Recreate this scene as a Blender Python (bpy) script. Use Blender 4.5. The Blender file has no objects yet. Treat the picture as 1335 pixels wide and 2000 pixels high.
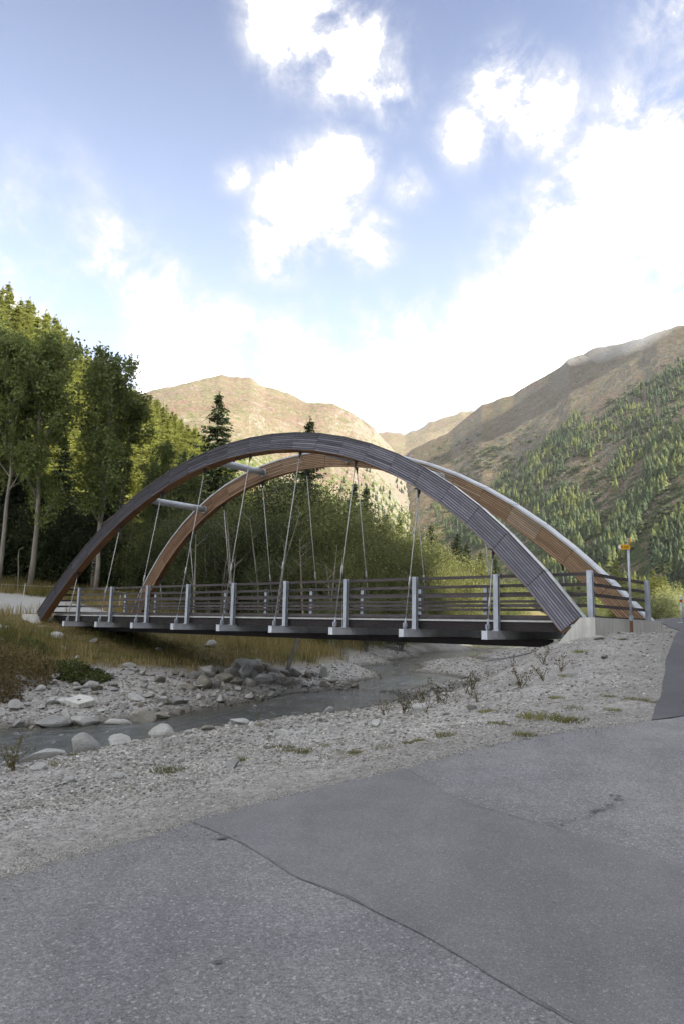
import bpy, math, random
import numpy as np
from mathutils import Vector, Matrix

random.seed(7)
scene = bpy.context.scene
COL = scene.collection

# ------------------------------------------------------------------ camera
cam_data = bpy.data.cameras.new("camera")
cam = bpy.data.objects.new("camera", cam_data)
COL.objects.link(cam)
cam_data.sensor_fit = 'VERTICAL'
cam_data.sensor_height = 36.0
cam_data.sensor_width = 24.0
cam_data.lens = 1406.143 / 2000.0 * 36.0
cam_data.clip_start = 0.1
cam_data.clip_end = 20000.0
_p, _r = 0.15517, 0.02012
cam.matrix_world = (Matrix.Translation((0, 0, 1.6)) @ Matrix.Rotation(math.pi / 2 + _p, 4, 'X')
                    @ Matrix.Rotation(_r, 4, 'Z'))
scene.camera = cam

# ------------------------------------------------------------------ light
SUN_AZ, SUN_EL = math.radians(114.0), math.radians(39.0)      # azimuth clockwise from +Y
sun_dir = Vector((math.sin(SUN_AZ) * math.cos(SUN_EL), math.cos(SUN_AZ) * math.cos(SUN_EL), math.sin(SUN_EL)))
sun_data = bpy.data.lights.new("sun", 'SUN')
sun_data.energy = 2.8
sun_data.angle = math.radians(0.5)
sun_data.color = (1.0, 0.93, 0.82)
sun = bpy.data.objects.new("sun", sun_data)
COL.objects.link(sun)
sun.rotation_euler = sun_dir.to_track_quat('Z', 'Y').to_euler()
sun.location = (60, -40, 80)

# ------------------------------------------------------------------ world: clear sky with cumulus
world = bpy.data.worlds.new("World")
scene.world = world
world.use_nodes = True
wt = world.node_tree
for n in list(wt.nodes):
    wt.nodes.remove(n)
def wn(kind, **kw):
    n = wt.nodes.new(kind)
    for k, v in kw.items():
        setattr(n, k, v)
    return n
def wl(a, b):
    wt.links.new(a, b)
def wmath(op, a, b=None, c=None, clamp=False):
    n = wn('ShaderNodeMath', operation=op)
    n.use_clamp = clamp
    for i, v in enumerate((a, b, c)):
        if v is None:
            continue
        if isinstance(v, (int, float)):
            n.inputs[i].default_value = v
        else:
            wl(v, n.inputs[i])
    return n.outputs[0]
SKY_STRENGTH = 0.10
w_out = wn('ShaderNodeOutputWorld')
w_bg = wn('ShaderNodeBackground')
w_bg.inputs['Strength'].default_value = SKY_STRENGTH
wl(w_bg.outputs[0], w_out.inputs['Surface'])
w_sky = wn('ShaderNodeTexSky', sky_type='NISHITA')
w_sky.sun_disc = False
w_sky.sun_elevation = SUN_EL
w_sky.sun_rotation = SUN_AZ
w_sky.altitude = 1400.0
w_sky.air_density = 1.0
w_sky.dust_density = 0.6
w_sky.ozone_density = 2.0
w_tc = wn('ShaderNodeTexCoord')
w_dir = w_tc.outputs['Generated']
w_sep = wn('ShaderNodeSeparateXYZ')
wl(w_dir, w_sep.inputs[0])
# clouds: big soft masses (direction, angular radius, weight) broken up by fractal noise
CLOUDS = [
    ((-0.060, 0.730, 0.680), 0.058, 0.95), ((0.000, 0.750, 0.660), 0.060, 0.88), ((0.045, 0.772, 0.632), 0.040, 0.66),
    ((-0.055, 0.850, 0.522), 0.062, 1.05), ((-0.010, 0.822, 0.568), 0.042, 0.95), ((0.03, 0.874, 0.484), 0.045, 0.75),
    ((-0.095, 0.872, 0.480), 0.048, 0.95), ((-0.141, 0.822, 0.552), 0.024, 0.62), ((0.075, 0.835, 0.545), 0.035, 0.45),
    ((0.175, 0.755, 0.632), 0.045, 0.85), ((0.140, 0.795, 0.590), 0.040, 0.66), ((0.225, 0.765, 0.602), 0.050, 0.85),
    ((0.37, 0.780, 0.505), 0.110, 1.2), ((0.30, 0.85, 0.44), 0.110, 1.05), ((0.55, 0.70, 0.45), 0.22, 1.2),
    ((0.20, 0.905, 0.375), 0.085, 1.1), ((0.08, 0.935, 0.340), 0.10, 1.1), ((-0.06, 0.945, 0.315), 0.10, 1.1),
    ((-0.20, 0.925, 0.325), 0.11, 0.95), ((0.30, 0.89, 0.34), 0.13, 1.1), ((-0.31, 0.85, 0.43), 0.085, 0.66),
    ((-0.25, 0.875, 0.415), 0.06, 0.7), ((-0.42, 0.83, 0.37), 0.15, 0.72), ((0.335, 0.675, 0.657), 0.045, 0.6),
]
w_acc = None
for d, rad, wgt in CLOUDS:
    dv = Vector(d).normalized()
    dist = wn('ShaderNodeVectorMath', operation='DISTANCE')
    wl(w_dir, dist.inputs[0])
    dist.inputs[1].default_value = dv
    q = wmath('DIVIDE', dist.outputs['Value'], rad)
    q = wmath('POWER', q, 2.0)
    q = wmath('MULTIPLY', q, -0.9)
    g = wmath('MULTIPLY', wmath('EXPONENT', q), wgt)
    w_acc = g if w_acc is None else wmath('MAXIMUM', w_acc, g)
def wnoise(scale, detail, rough, dist=0.0):
    n = wn('ShaderNodeTexNoise')
    n.inputs['Scale'].default_value = scale
    n.inputs['Detail'].default_value = detail
    n.inputs['Roughness'].default_value = rough
    n.inputs['Distortion'].default_value = dist
    wl(w_dir, n.inputs['Vector'])
    return n.outputs['Fac']
n_big = wnoise(3.0, 3.0, 0.5)
n_mid = wnoise(8.0, 8.0, 0.64, 0.5)
n_fine = wnoise(30.0, 7.0, 0.66, 0.3)
# cumulus outside this view, added for fill light, plus thickening towards the horizon
w_band = wmath('MULTIPLY', wmath('SUBTRACT', 0.36, w_sep.outputs['Z']), 1.1, clamp=True)
w_far = wn('ShaderNodeMapRange', interpolation_type='SMOOTHSTEP')
wl(w_sep.outputs['Y'], w_far.inputs['Value'])
w_far.inputs['From Min'].default_value = 0.45
w_far.inputs['From Max'].default_value = 0.2
w_wild = wmath('MULTIPLY', wmath('MULTIPLY', wmath('SUBTRACT', n_big, 0.34), 4.0, clamp=True), w_far.outputs[0])
w_cov = wmath('MAXIMUM', w_acc, w_wild)
w_cov = wmath('ADD', w_cov, wmath('MULTIPLY', w_band, 0.55))
w_amp = wmath('ADD', wmath('MULTIPLY', wmath('MULTIPLY', w_cov, 1.7, clamp=True), 1.3), 0.08)
w_frac = wmath('ADD', wmath('MULTIPLY', wmath('SUBTRACT', n_mid, 0.5), 2.3), wmath('MULTIPLY', wmath('SUBTRACT', n_fine, 0.5), 1.1))
w_cov = wmath('ADD', w_cov, wmath('MULTIPLY', w_frac, w_amp))
w_mask = wn('ShaderNodeMapRange', interpolation_type='SMOOTHSTEP')
wl(w_cov, w_mask.inputs['Value'])
w_mask.inputs['From Min'].default_value = -0.02
w_mask.inputs['From Max'].default_value = 0.92
# cloud colour: white with slightly grey-blue thin parts
w_cc = wn('ShaderNodeMixRGB')
w_cc.inputs['Color1'].default_value = (2.15, 2.18, 2.28, 1)
w_cc.inputs['Color2'].default_value = (11.5, 11.3, 11.0, 1)
w_den = wn('ShaderNodeMapRange')
wl(w_cov, w_den.inputs['Value'])
w_den.inputs['From Min'].default_value = 0.62
w_den.inputs['From Max'].default_value = 1.45
wl(w_den.outputs[0], w_cc.inputs['Fac'])
# slightly violet clear blue
w_tint = wn('ShaderNodeMixRGB', blend_type='MULTIPLY')
w_tint.inputs['Fac'].default_value = 1.0
w_tint.inputs['Color2'].default_value = (0.52, 0.50, 0.52, 1)
wl(w_sky.outputs[0], w_tint.inputs['Color1'])
# pale high veil, stronger towards the horizon
w_vz = wn('ShaderNodeMapRange')
wl(w_sep.outputs['Z'], w_vz.inputs['Value'])
w_vz.inputs['From Min'].default_value = 0.72
w_vz.inputs['From Max'].default_value = 0.30
w_veil = wn('ShaderNodeMixRGB')
w_veil.inputs['Color1'].default_value = (0.16, 0.10, 0.06, 1)
w_veil.inputs['Color2'].default_value = (1.28, 1.38, 1.50, 1)
wl(w_vz.outputs[0], w_veil.inputs['Fac'])
w_add = wn('ShaderNodeMixRGB', blend_type='ADD')
w_add.inputs['Fac'].default_value = 1.0
wl(w_tint.outputs[0], w_add.inputs['Color1'])
wl(w_veil.outputs[0], w_add.inputs['Color2'])
w_mix = wn('ShaderNodeMixRGB')
wl(wmath('POWER', w_mask.outputs[0], 1.45), w_mix.inputs['Fac'])
wl(w_add.outputs[0], w_mix.inputs['Color1'])
wl(w_cc.outputs[0], w_mix.inputs['Color2'])
wl(w_mix.outputs[0], w_bg.inputs['Color'])

# ------------------------------------------------------------------ exposure, render settings
vs = scene.view_settings
vs.view_transform = 'Standard'
vs.look = 'None'
vs.exposure = 2.2
vs.gamma = 1.0
vs.use_curve_mapping = False
scene.render.engine = 'CYCLES'
cy = scene.cycles
cy.use_denoising = True
cy.max_bounces = 6
cy.diffuse_bounces = 3
cy.glossy_bounces = 3
cy.transmission_bounces = 4
cy.transparent_max_bounces = 6
cy.volume_bounces = 3
cy.caustics_reflective = False
cy.caustics_refractive = False
scene.render.film_transparent = False
# ------------------------------------------------------------------ helpers
def srgb(h, k=1.0):
    h = h.lstrip('#')
    c = [int(h[i:i + 2], 16) / 255.0 for i in (0, 2, 4)]
    return tuple((x / 12.92 if x <= 0.04045 else ((x + 0.055) / 1.055) ** 2.4) * k for x in c)
def rgba(c):
    return (c[0], c[1], c[2], 1.0)

class NT:
    """small node-tree writer for one material"""
    def __init__(s, name):
        s.m = bpy.data.materials.new(name)
        s.m.use_nodes = True
        s.t = s.m.node_tree
        for n in list(s.t.nodes):
            s.t.nodes.remove(n)
        s.out = s.n('ShaderNodeOutputMaterial')
        s.b = s.n('ShaderNodeBsdfPrincipled')
        s.link(s.b.outputs[0], s.out.inputs['Surface'])
    def n(s, kind, **kw):
        x = s.t.nodes.new(kind)
        for k, v in kw.items():
            setattr(x, k, v)
        return x
    def link(s, a, b):
        s.t.links.new(a, b)
    def put(s, sock, v):
        if isinstance(v, (int, float)):
            sock.default_value = v
        elif isinstance(v, tuple):
            sock.default_value = rgba(v) if len(sock.default_value) == 4 else v
        else:
            s.link(v, sock)
    def pos(s):
        return s.n('ShaderNodeNewGeometry').outputs['Position']
    def obj(s):
        v = s.n('ShaderNodeVectorMath', operation='ADD')
        s.link(s.n('ShaderNodeTexCoord').outputs['Object'], v.inputs[0])
        s.link(s.math('MULTIPLY', s.rnd(), 61.0), v.inputs[1])
        return v.outputs[0]
    def rnd(s):
        return s.n('ShaderNodeObjectInfo').outputs['Random']
    def attr(s, name):
        return s.n('ShaderNodeAttribute', attribute_name=name).outputs['Fac']
    def noise(s, vec, scale, detail=4.0, rough=0.55, dist=0.0, stretch=None):
        x = s.n('ShaderNodeTexNoise')
        if stretch is not None:
            mp = s.n('ShaderNodeMapping')
            mp.inputs['Scale'].default_value = stretch
            s.link(vec, mp.inputs['Vector'])
            vec = mp.outputs[0]
        s.link(vec, x.inputs['Vector'])
        x.inputs['Scale'].default_value = scale
        x.inputs['Detail'].default_value = detail
        x.inputs['Roughness'].default_value = rough
        x.inputs['Distortion'].default_value = dist
        return x.outputs['Fac']
    def voro(s, vec, scale, out='Color', feature='F1', rnd=1.0):
        x = s.n('ShaderNodeTexVoronoi', feature=feature)
        s.link(vec, x.inputs['Vector'])
        x.inputs['Scale'].default_value = scale
        x.inputs['Randomness'].default_value = rnd
        return x.outputs[out]
    def math(s, op, a, b=0.0, clamp=False):
        x = s.n('ShaderNodeMath', operation=op)
        x.use_clamp = clamp
        s.put(x.inputs[0], a)
        s.put(x.inputs[1], b)
        return x.outputs[0]
    def rng(s, v, a, b, c=0.0, d=1.0, smooth=True):
        x = s.n('ShaderNodeMapRange')
        if smooth:
            x.interpolation_type = 'SMOOTHSTEP'
        s.put(x.inputs['Value'], v)
        for nm, q in (('From Min', a), ('From Max', b), ('To Min', c), ('To Max', d)):
            x.inputs[nm].default_value = q
        return x.outputs[0]
    def mix(s, f, a, b, mode='MIX'):
        x = s.n('ShaderNodeMixRGB', blend_type=mode)
        s.put(x.inputs['Fac'], f)
        s.put(x.inputs['Color1'], a)
        s.put(x.inputs['Color2'], b)
        return x.outputs[0]
    def ramp(s, f, stops):
        x = s.n('ShaderNodeValToRGB')
        e = x.color_ramp.elements
        while len(e) < len(stops):
            e.new(0.5)
        for i, (p, c) in enumerate(stops):
            e[i].position = p
            e[i].color = rgba(c)
        s.link(f, x.inputs['Fac'])
        return x.outputs['Color']
    def scale(s, col, f):
        """multiply a colour by a scalar socket"""
        x = s.n('ShaderNodeVectorMath', operation='SCALE')
        s.put(x.inputs[0], col) if not isinstance(col, tuple) else setattr(x.inputs[0], 'default_value', col)
        s.put(x.inputs['Scale'], f)
        return x.outputs[0]
    def bump(s, h, strength=0.5, dist=0.02):
        x = s.n('ShaderNodeBump')
        x.inputs['Strength'].default_value = strength
        x.inputs['Distance'].default_value = dist
        s.link(h, x.inputs['Height'])
        s.link(x.outputs[0], s.b.inputs['Normal'])
        return x
    def fin(s, col, rough=0.8, metal=0.0, spec=0.3):
        s.put(s.b.inputs['Base Color'], col)
        s.put(s.b.inputs['Roughness'], rough)
        s.b.inputs['Metallic'].default_value = metal
        s.b.inputs['Specular IOR Level'].default_value = spec
        return s.m

def simple_mat(name, a, b, scale=6.0, rough=0.8, metal=0.0, spec=0.3, bump=0.0, bscale=40.0, objvar=0.25, stretch=None, bdist=0.01):
    t = NT(name)
    o = t.obj()
    f = t.noise(o, scale, 5.0, 0.6, 0.2, stretch)
    c = t.mix(t.rng(f, 0.3, 0.7), a, b)
    if objvar:
        c = t.scale(c, t.rng(t.rnd(), 0, 1, 1 - objvar, 1 + objvar, False))
    if bump:
        t.bump(t.noise(o, bscale, 4.0, 0.6, 0.0, stretch), bump, bdist)
    return t.fin(c, rough, metal, spec)

def new_mesh(name, verts, faces, mats=None, smooth=False, mi=None):
    me = bpy.data.meshes.new(name)
    if isinstance(verts, np.ndarray) and isinstance(faces, np.ndarray):
        nv, nf, k = len(verts), len(faces), faces.shape[1]
        me.vertices.add(nv)
        me.vertices.foreach_set('co', np.ascontiguousarray(verts, np.float32).ravel())
        me.loops.add(nf * k)
        me.loops.foreach_set('vertex_index', np.ascontiguousarray(faces, np.int32).ravel())
        me.polygons.add(nf)
        me.polygons.foreach_set('loop_start', np.arange(0, nf * k, k, dtype=np.int32))
        me.polygons.foreach_set('loop_total', np.full(nf, k, np.int32))
        me.update(calc_edges=True)
    else:
        me.from_pydata([tuple(map(float, v)) for v in verts], [], [tuple(int(i) for i in f) for f in faces])
        me.update()
    for m in (mats if isinstance(mats, (list, tuple)) else [mats]):
        if m is not None:
            me.materials.append(m)
    if mi is not None:
        me.polygons.foreach_set('material_index', np.ascontiguousarray(mi, np.int32))
    if smooth:
        me.polygons.foreach_set('use_smooth', np.ones(len(me.polygons), bool))
    return me

def tag(o, label=None, cat=None, group=None, kind=None):
    if label: o['label'] = label
    if cat: o['category'] = cat
    if group: o['group'] = group
    if kind: o['kind'] = kind
    return o
def link(name, me, parent=None, loc=None, rot=None, sc=None):
    o = bpy.data.objects.new(name, me)
    COL.objects.link(o)
    if parent is not None:
        o.parent = parent
    if loc is not None:
        o.location = loc
    if rot is not None:
        o.rotation_euler = rot
    if sc is not None:
        o.scale = sc if isinstance(sc, (tuple, list)) else (sc, sc, sc)
    return o
def copy_tree(o, parent=None):
    c = o.copy()
    COL.objects.link(c)
    if parent is not None:
        c.parent = parent
    for ch in list(o.children):
        copy_tree(ch, c)
    return c

class MB:
    """collects simple shapes into one mesh"""
    def __init__(s):
        s.v, s.f, s.mi, s.cur = [], [], [], 0
    def add(s, vs, fs):
        o = len(s.v)
        s.v += [tuple(v) for v in vs]
        s.f += [tuple(i + o for i in f) for f in fs]
        s.mi += [s.cur] * len(fs)
        return s
    def hexa(s, p):      # 8 points: bottom 0-3, top 4-7
        return s.add(p, [(0, 3, 2, 1), (4, 5, 6, 7), (0, 1, 5, 4), (1, 2, 6, 5), (2, 3, 7, 6), (3, 0, 4, 7)])
    def box(s, c, d):
        x, y, z = c
        a, b, e = d[0] / 2, d[1] / 2, d[2] / 2
        return s.hexa([(x - a, y - b, z - e), (x + a, y - b, z - e), (x + a, y + b, z - e), (x - a, y + b, z - e),
                       (x - a, y - b, z + e), (x + a, y - b, z + e), (x + a, y + b, z + e), (x - a, y + b, z + e)])
    def tube(s, pts, rad, n=8, cap=True):
        pts = [Vector(p) for p in pts]
        rad = rad if isinstance(rad, (list, tuple)) else [rad] * len(pts)
        vs, fs = [], []
        prev = None
        for i, p in enumerate(pts):
            d = (pts[min(i + 1, len(pts) - 1)] - pts[max(i - 1, 0)]).normalized()
            if prev is None:
                u = d.orthogonal().normalized()
            else:
                u = (prev - d * prev.dot(d))
                u = u.normalized() if u.length > 1e-6 else d.orthogonal().normalized()
            prev = u
            w = d.cross(u)
            for k in range(n):
                a = 2 * math.pi * k / n
                vs.append(p + (u * math.cos(a) + w * math.sin(a)) * rad[i])
        for i in range(len(pts) - 1):
            for k in range(n):
                a, b = i * n + k, i * n + (k + 1) % n
                fs.append((a, b, b + n, a + n))
        if cap:
            fs.append(tuple(range(n - 1, -1, -1)))
            fs.append(tuple(range((len(pts) - 1) * n, len(pts) * n)))
        return s.add(vs, fs)
    def prism(s, prof, a, b, fn):
        """profile of 2-D points extruded between a and b; fn(u, v, t) -> point"""
        n = len(prof)
        vs = [fn(u, v, a) for u, v in prof] + [fn(u, v, b) for u, v in prof]
        fs = [tuple(range(n - 1, -1, -1)), tuple(range(n, 2 * n))]
        fs += [(i, (i + 1) % n, (i + 1) % n + n, i + n) for i in range(n)]
        return s.add(vs, fs)
    def mesh(s, name, mats, smooth=False):
        me = new_mesh(name, s.v, s.f, mats, smooth)
        me.polygons.foreach_set('material_index', np.array(s.mi, np.int32))
        return me
    def obj(s, name, mats, parent=None, smooth=False, **kw):
        return link(name, s.mesh(name, mats, smooth), parent, **kw)

# vectorised value noise / fbm
_rg = np.random.RandomState(3)
_perm = _rg.permutation(4096)
_val = _rg.rand(4096)
def vnoise(x, y, seed=0):
    xi, yi = np.floor(x).astype(np.int64), np.floor(y).astype(np.int64)
    fx, fy = x - xi, y - yi
    fx, fy = fx * fx * (3 - 2 * fx), fy * fy * (3 - 2 * fy)
    def h(a, b):
        return _val[_perm[(_perm[(a + seed * 131) & 4095] + b) & 4095]]
    return (h(xi, yi) * (1 - fx) + h(xi + 1, yi) * fx) * (1 - fy) + (h(xi, yi + 1) * (1 - fx) + h(xi + 1, yi + 1) * fx) * fy
def fbm(x, y, octs=5, seed=0, gain=0.5, ridged=False):
    a, t, n = 1.0, 0.0, 0.0
    for i in range(octs):
        v = vnoise(x, y, seed + i)
        if ridged:
            v = 1 - np.abs(2 * v - 1)
        t = t + a * v
        n += a
        a *= gain
        x, y = x * 2.03 + 17.1, y * 2.03 - 9.7
    return t / n
def in_poly(x, y, poly):
    x, y = np.asarray(x, float), np.asarray(y, float)
    c = np.zeros(x.shape, bool)
    n = len(poly)
    j = n - 1
    for i in range(n):
        xi, yi = poly[i]
        xj, yj = poly[j]
        k = ((yi > y) != (yj > y)) & (x < (xj - xi) * (y - yi) / (yj - yi + 1e-12) + xi)
        c ^= k
        j = i
    return c
# ------------------------------------------------------------------ valley floor: height from surveyed points
CP = np.array([# foreground
(0,0,0),(-3,0,-.05),(4,0,.05),(0,-12,-.3),(-8,-12,-.6),(10,-12,.3),(12,0,.5),(24,-6,.9),(-10,0,-.35),(-1,4.5,.15),(-2.5,4.5,.08),(1,7,.33),(-.5,6,.2),(3,8.6,.5),(4,9.2,.55),(6,10,.68),
(10,11,.95),(6,5,.35),(16,12,1.2),(30,14,1.6),
# right gravel bank up to abutment
(3,12,.55),(4.6,14,.95),(5.4,16.2,1.42),(5.9,17,1.47),(7.2,17.2,1.52),(9.2,19.2,1.58),(8,15,1.25),(10.6,20,1.7),(12,18,1.6),(14,24,1.95),(12,28,2.0),(20,30,2.0),(18,45,1.9),(30,50,2.1),(40,80,2.3),(60,60,2.4),(50,120,2.6),(80,160,2.9),(9,26,1.5),(11,34,1.2),(15,46,.7),(6.3,20,1.15),(5.,19.5,.75),(5.2,17.0,1.38),(4.8,16.5,1.22),(5.0,17.8,1.15),(3.6,17.5,.35),(4.2,22,-.1),(6,27,-.1),(8,32,.0),(2.2,15,.15),(0.5,12,-.05),(-1,9,-.05),(-2.6,7.5,-.2),(-4.2,10,-.56),(-2.2,13,-.46),(-.4,17,-.5),(-6,5,-.35),(-9,4,-.6),
(1.2,20.2,-.6),(-4.95,11.0,-.64),(-4.55,11.7,-.62),(-4.35,12.7,-.60),(-3.25,14.3,-.58),(-1.95,15.9,-.56),(-1.2,17.7,-.58),(-5.5,9,-.6),(3,25.5,-.65),
# near water edges
(-13,7,-1.15),(-9,9.6,-1.1),(-6.6,11.6,-1.05),(-5.4,13.8,-1.03),(-3.85,16.9,-1.0),(-2.3,18.6,-1.0),(-1.4,20.6,-.98),(.6,22.7,-.95),(2,28.7,-.9),(3.7,32,-.87),(10.5,44,-.6),(23,77,-.2),(60,140,.6),
# channel bed
(-14,9,-1.6),(-6.7,15.6,-1.45),(-4.6,18.3,-1.4),(-2.9,20.4,-1.4),(-2,22.4,-1.4),(.6,26,-1.35),(2.2,32,-1.3),(4.1,35,-1.25),(11,47,-1.0),(24,88,-.6),(55,148,.2),
# far water edges
(-15,11.5,-1.15),(-7.9,17.4,-1.03),(-5.9,18.9,-1.0),(-4.3,20,-1.0),(-3.6,22.4,-1.),(-2.7,24,-.98),(.8,29,-.95),(2.3,34.5,-.9),
# island + second channel
(4.4,38.5,-.55),(5.5,41,-.35),(8,46,-.2),(11.5,52,-.1),(15,60,0),(7,42,-.45),(6.2,44,-.3),(3.2,41,-1.2),(4.8,47,-1.0),(9,58,-.85),(14,70,-.6),(19,84,-.55),(16,78,-.55),(23,96,-.4),(29,112,-.2),(21,90,-.5),(36,128,0),
(1.4,38,-.8),(1.6,42,-.65),(2.6,50,.0),(6.5,62,.35),(10,78,.6),(15,100,.8),(22,120,.7),(45,160,.8),
# far bank
(-17,16,-.1),(-10,20,-.65),(-12,23,0.2),(-8,22,-.6),(-6,24.5,-.55),(-5.,26.5,-.45),(-4.2,28.5,-.2),(-2.4,28.5,-.55),(-.4,33,-.35),(-.2,37,.1),
(-13,31,1.1),(-10.5,31.5,1.0),(-9,29,.3),(-15,27,.7),(-19,24,.75),(-20,31,1.6),(-8.5,34,.7),(-6.5,32,.4),(-6,37,.6),(-3,40,.55),(0,45,.6),(-9,39,1.2),
(-12.6,33.6,1.72),(-11,36,1.78),(-17,36,2.0),(-24,36,2.3),(-24,42,2.8),(-16,42,2.5),(-20,48,3.4),(-14,48,3.0),(-9,46,2.2),(-5,52,1.8),(0,60,1.6),(6,72,1.5),(8,100,1.6),(35,170,2.6),
(-32,40,3.0),(-34,50,4.6),(-26,56,5.2),(-16,58,4.6),(-6,66,3.6),
(-50,40,5),(-60,20,3.5),(-40,15,.8),(-30,5,-.6),(-30,-10,-1.),(-60,0,1.5),], float)
def _tps(r2):
    return np.where(r2 > 0, r2 * np.log(r2 + 1e-12), 0)
_n = len(CP)
_A = np.block([[_tps(((CP[:, None, :2] - CP[None, :, :2]) ** 2).sum(-1)) + np.eye(_n) * 1.5, np.c_[np.ones(_n), CP[:, :2]]],
               [np.c_[np.ones(_n), CP[:, :2]].T, np.zeros((3, 3))]])
_w = np.linalg.solve(_A, np.r_[CP[:, 2], np.zeros(3)])
def H0(x, y):
    x, y = np.asarray(x, float), np.asarray(y, float)
    sh = x.shape
    x, y = x.ravel(), y.ravel()
    out = np.zeros(len(x))
    for i in range(0, len(x), 20000):
        a, b = x[i:i + 20000], y[i:i + 20000]
        out[i:i + 20000] = (_tps((a[:, None] - CP[None, :, 0]) ** 2 + (b[:, None] - CP[None, :, 1]) ** 2) @ _w[:_n]
                            + _w[_n] + _w[_n + 1] * a + _w[_n + 2] * b)
    return out.reshape(sh)
def hill_d(x, y):                       # distance up-slope from the foot of the wooded hillside
    return (x + 20) * -0.94 + (y - 62) * 0.34
def HH(x, y):
    """valley floor, blended to flat ground far out, plus the wooded hillside"""
    x, y = np.asarray(x, float), np.asarray(y, float)
    w = np.clip(1 - np.maximum(np.maximum(np.abs(x) - 55, -y - 12), y - 140) / 50.0, 0, 1)
    w = w * w * (3 - 2 * w)
    base = np.interp(y, [-60, 0, 60, 150, 400], [-0.8, 0.2, 2.0, 2.8, 7.0])
    h = H0(np.clip(x, -75, 75), np.clip(y, -30, 190)) * w + base * (1 - w)
    d = hill_d(x, y)
    s = 8.0
    up = s * np.log1p(np.exp(np.clip(d / s, -30, 30)))
    far = np.clip((y - 55) / 30, 0, 1)
    return h + 0.50 * np.minimum(up, 150) * far
def WL(y):
    return np.interp(y, [5, 14, 20, 30, 45, 78, 110, 150], [-1.2, -1.03, -1.0, -0.92, -0.6, -0.2, 0.1, 0.5])

ROAD_EDGE = [(-9, -9), (-5.2, -3), (-3.3, 1.6), (-2.35, 3.7), (-1.9, 4.38), (-1.73, 4.67), (-1.51, 4.97), (-0.96, 5.57), (-0.07, 6.37), (0.48, 6.82), (1.06, 7.34),
             (1.86, 7.95), (2.71, 8.37), (3.62, 8.77), (4.26, 9.14), (7, 10.7), (12, 13), (20, 16)]
ROAD_POLY = ROAD_EDGE + [(30, -2), (12, -18), (-4, -20)]
BR_L = [(3.72, 8.84), (4.2, 9.8), (4.79, 10.98), (5.96, 13.37), (7.2, 15.75), (8.4, 18.2), (9.45, 20.3), (10.3, 23), (11.4, 27), (11.8, 31), (10.5, 35), (7.5, 38)]
BR_R = [(8.2, 11.1), (8.8, 12.2), (9.5, 13.6), (10.6, 15.8), (11.6, 18), (12.5, 20), (13.3, 22), (14.3, 25), (15.4, 28), (15.8, 32), (14.3, 37), (10, 41)]
BR_POLY = BR_L + BR_R[::-1]
PATH_POLY = [(-60, 33), (-22, 35.5), (-14.6, 34), (-11.6, 35.2), (-10.2, 37.5), (-14, 41), (-18, 44.5), (-26, 46.5), (-60, 47)]

def poly_sd(x, y, poly):
    """signed distance, positive inside"""
    x, y = np.asarray(x, float), np.asarray(y, float)
    d = np.full(x.shape, 1e9)
    n = len(poly)
    for i in range(n):
        ax, ay = poly[i]
        bx, by = poly[(i + 1) % n]
        ex, ey = bx - ax, by - ay
        t = np.clip(((x - ax) * ex + (y - ay) * ey) / (ex * ex + ey * ey), 0, 1)
        d = np.minimum(d, np.hypot(x - ax - t * ex, y - ay - t * ey))
    return np.where(in_poly(x, y, poly), d, -d)

def grass_mask(x, y):
    """how grassy the ground is: far bank, meadow strip below the trees, hillside"""
    h, wl = H0(np.clip(x, -75, 75), np.clip(y, -30, 190)), WL(y)
    far = np.clip((-x * 0.80 + (y - 27) * 0.42 + 1.0) / 3.0, 0, 1)      # far side of the stream
    up = np.clip((h - wl - 0.52) / 0.4, 0, 1)
    g = far * up
    g = np.maximum(g, np.clip((y - 62) / 20, 0, 1) * np.clip((h - wl - 0.5) / 0.4, 0, 1))
    g = np.maximum(g, np.clip((hill_d(x, y) + 12) / 8, 0, 1))
    n = fbm(x * 0.35, y * 0.35, 4, 5)
    g = g * np.clip((n - np.where(y > 30, 0.10, 0.33)) / 0.16, 0, 1)
    bare = np.hypot((x + 6.2) / 3.2, (y - 25.3) / 2.9)          # washed-out gravel slope on the far bank
    g = g * np.clip((bare - 0.62 + (n - 0.5) * 0.9) * 2.2, 0.06, 1)
    p = poly_sd(x, y, PATH_POLY)
    return g * np.clip(-p / 0.8 + 0.3, 0, 1)

def axis(fine_a, fine_b, step, lo, hi, grow=1.12):
    a = list(np.arange(fine_a, fine_b, step))
    s, v = step, fine_b
    while v < hi:
        a.append(v)
        s *= grow
        v += s
    s, v = step, fine_a - step
    pre = []
    while v > lo:
        pre.append(v)
        s *= grow
        v -= s
    return np.array(pre[::-1] + a)
gx = axis(-20, 16, 0.11, -420, 420)
gy = axis(2.5, 36, 0.11, -200, 900)
GX, GY = np.meshgrid(gx, gy)
GZ = HH(GX, GY)
wl = WL(GY)
g_grass = grass_mask(GX, GY)
g_path = np.clip(poly_sd(GX, GY, PATH_POLY) / 0.6 + 0.5, 0, 1)
on_road = np.clip((np.maximum(poly_sd(GX, GY, ROAD_POLY), poly_sd(GX, GY, BR_POLY)) + 0.25) / 0.35, 0, 1)
lump = (fbm(GX * 1.1, GY * 1.1, 4, 11) - 0.5) * 0.15 + (fbm(GX * 4.5, GY * 4.5, 3, 21) - 0.5) * 0.07
lump = lump * np.clip((GZ - wl + 0.35) / 0.5, 0.15, 1)
GZ = GZ + lump * (1 - on_road) * (1 - 0.8 * g_path) * np.where(np.hypot(GX, GY) < 60, 1, 2.5) - on_road * 0.012
g_wet = np.clip(1 - (GZ - wl) / 0.16, 0, 1)
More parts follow.
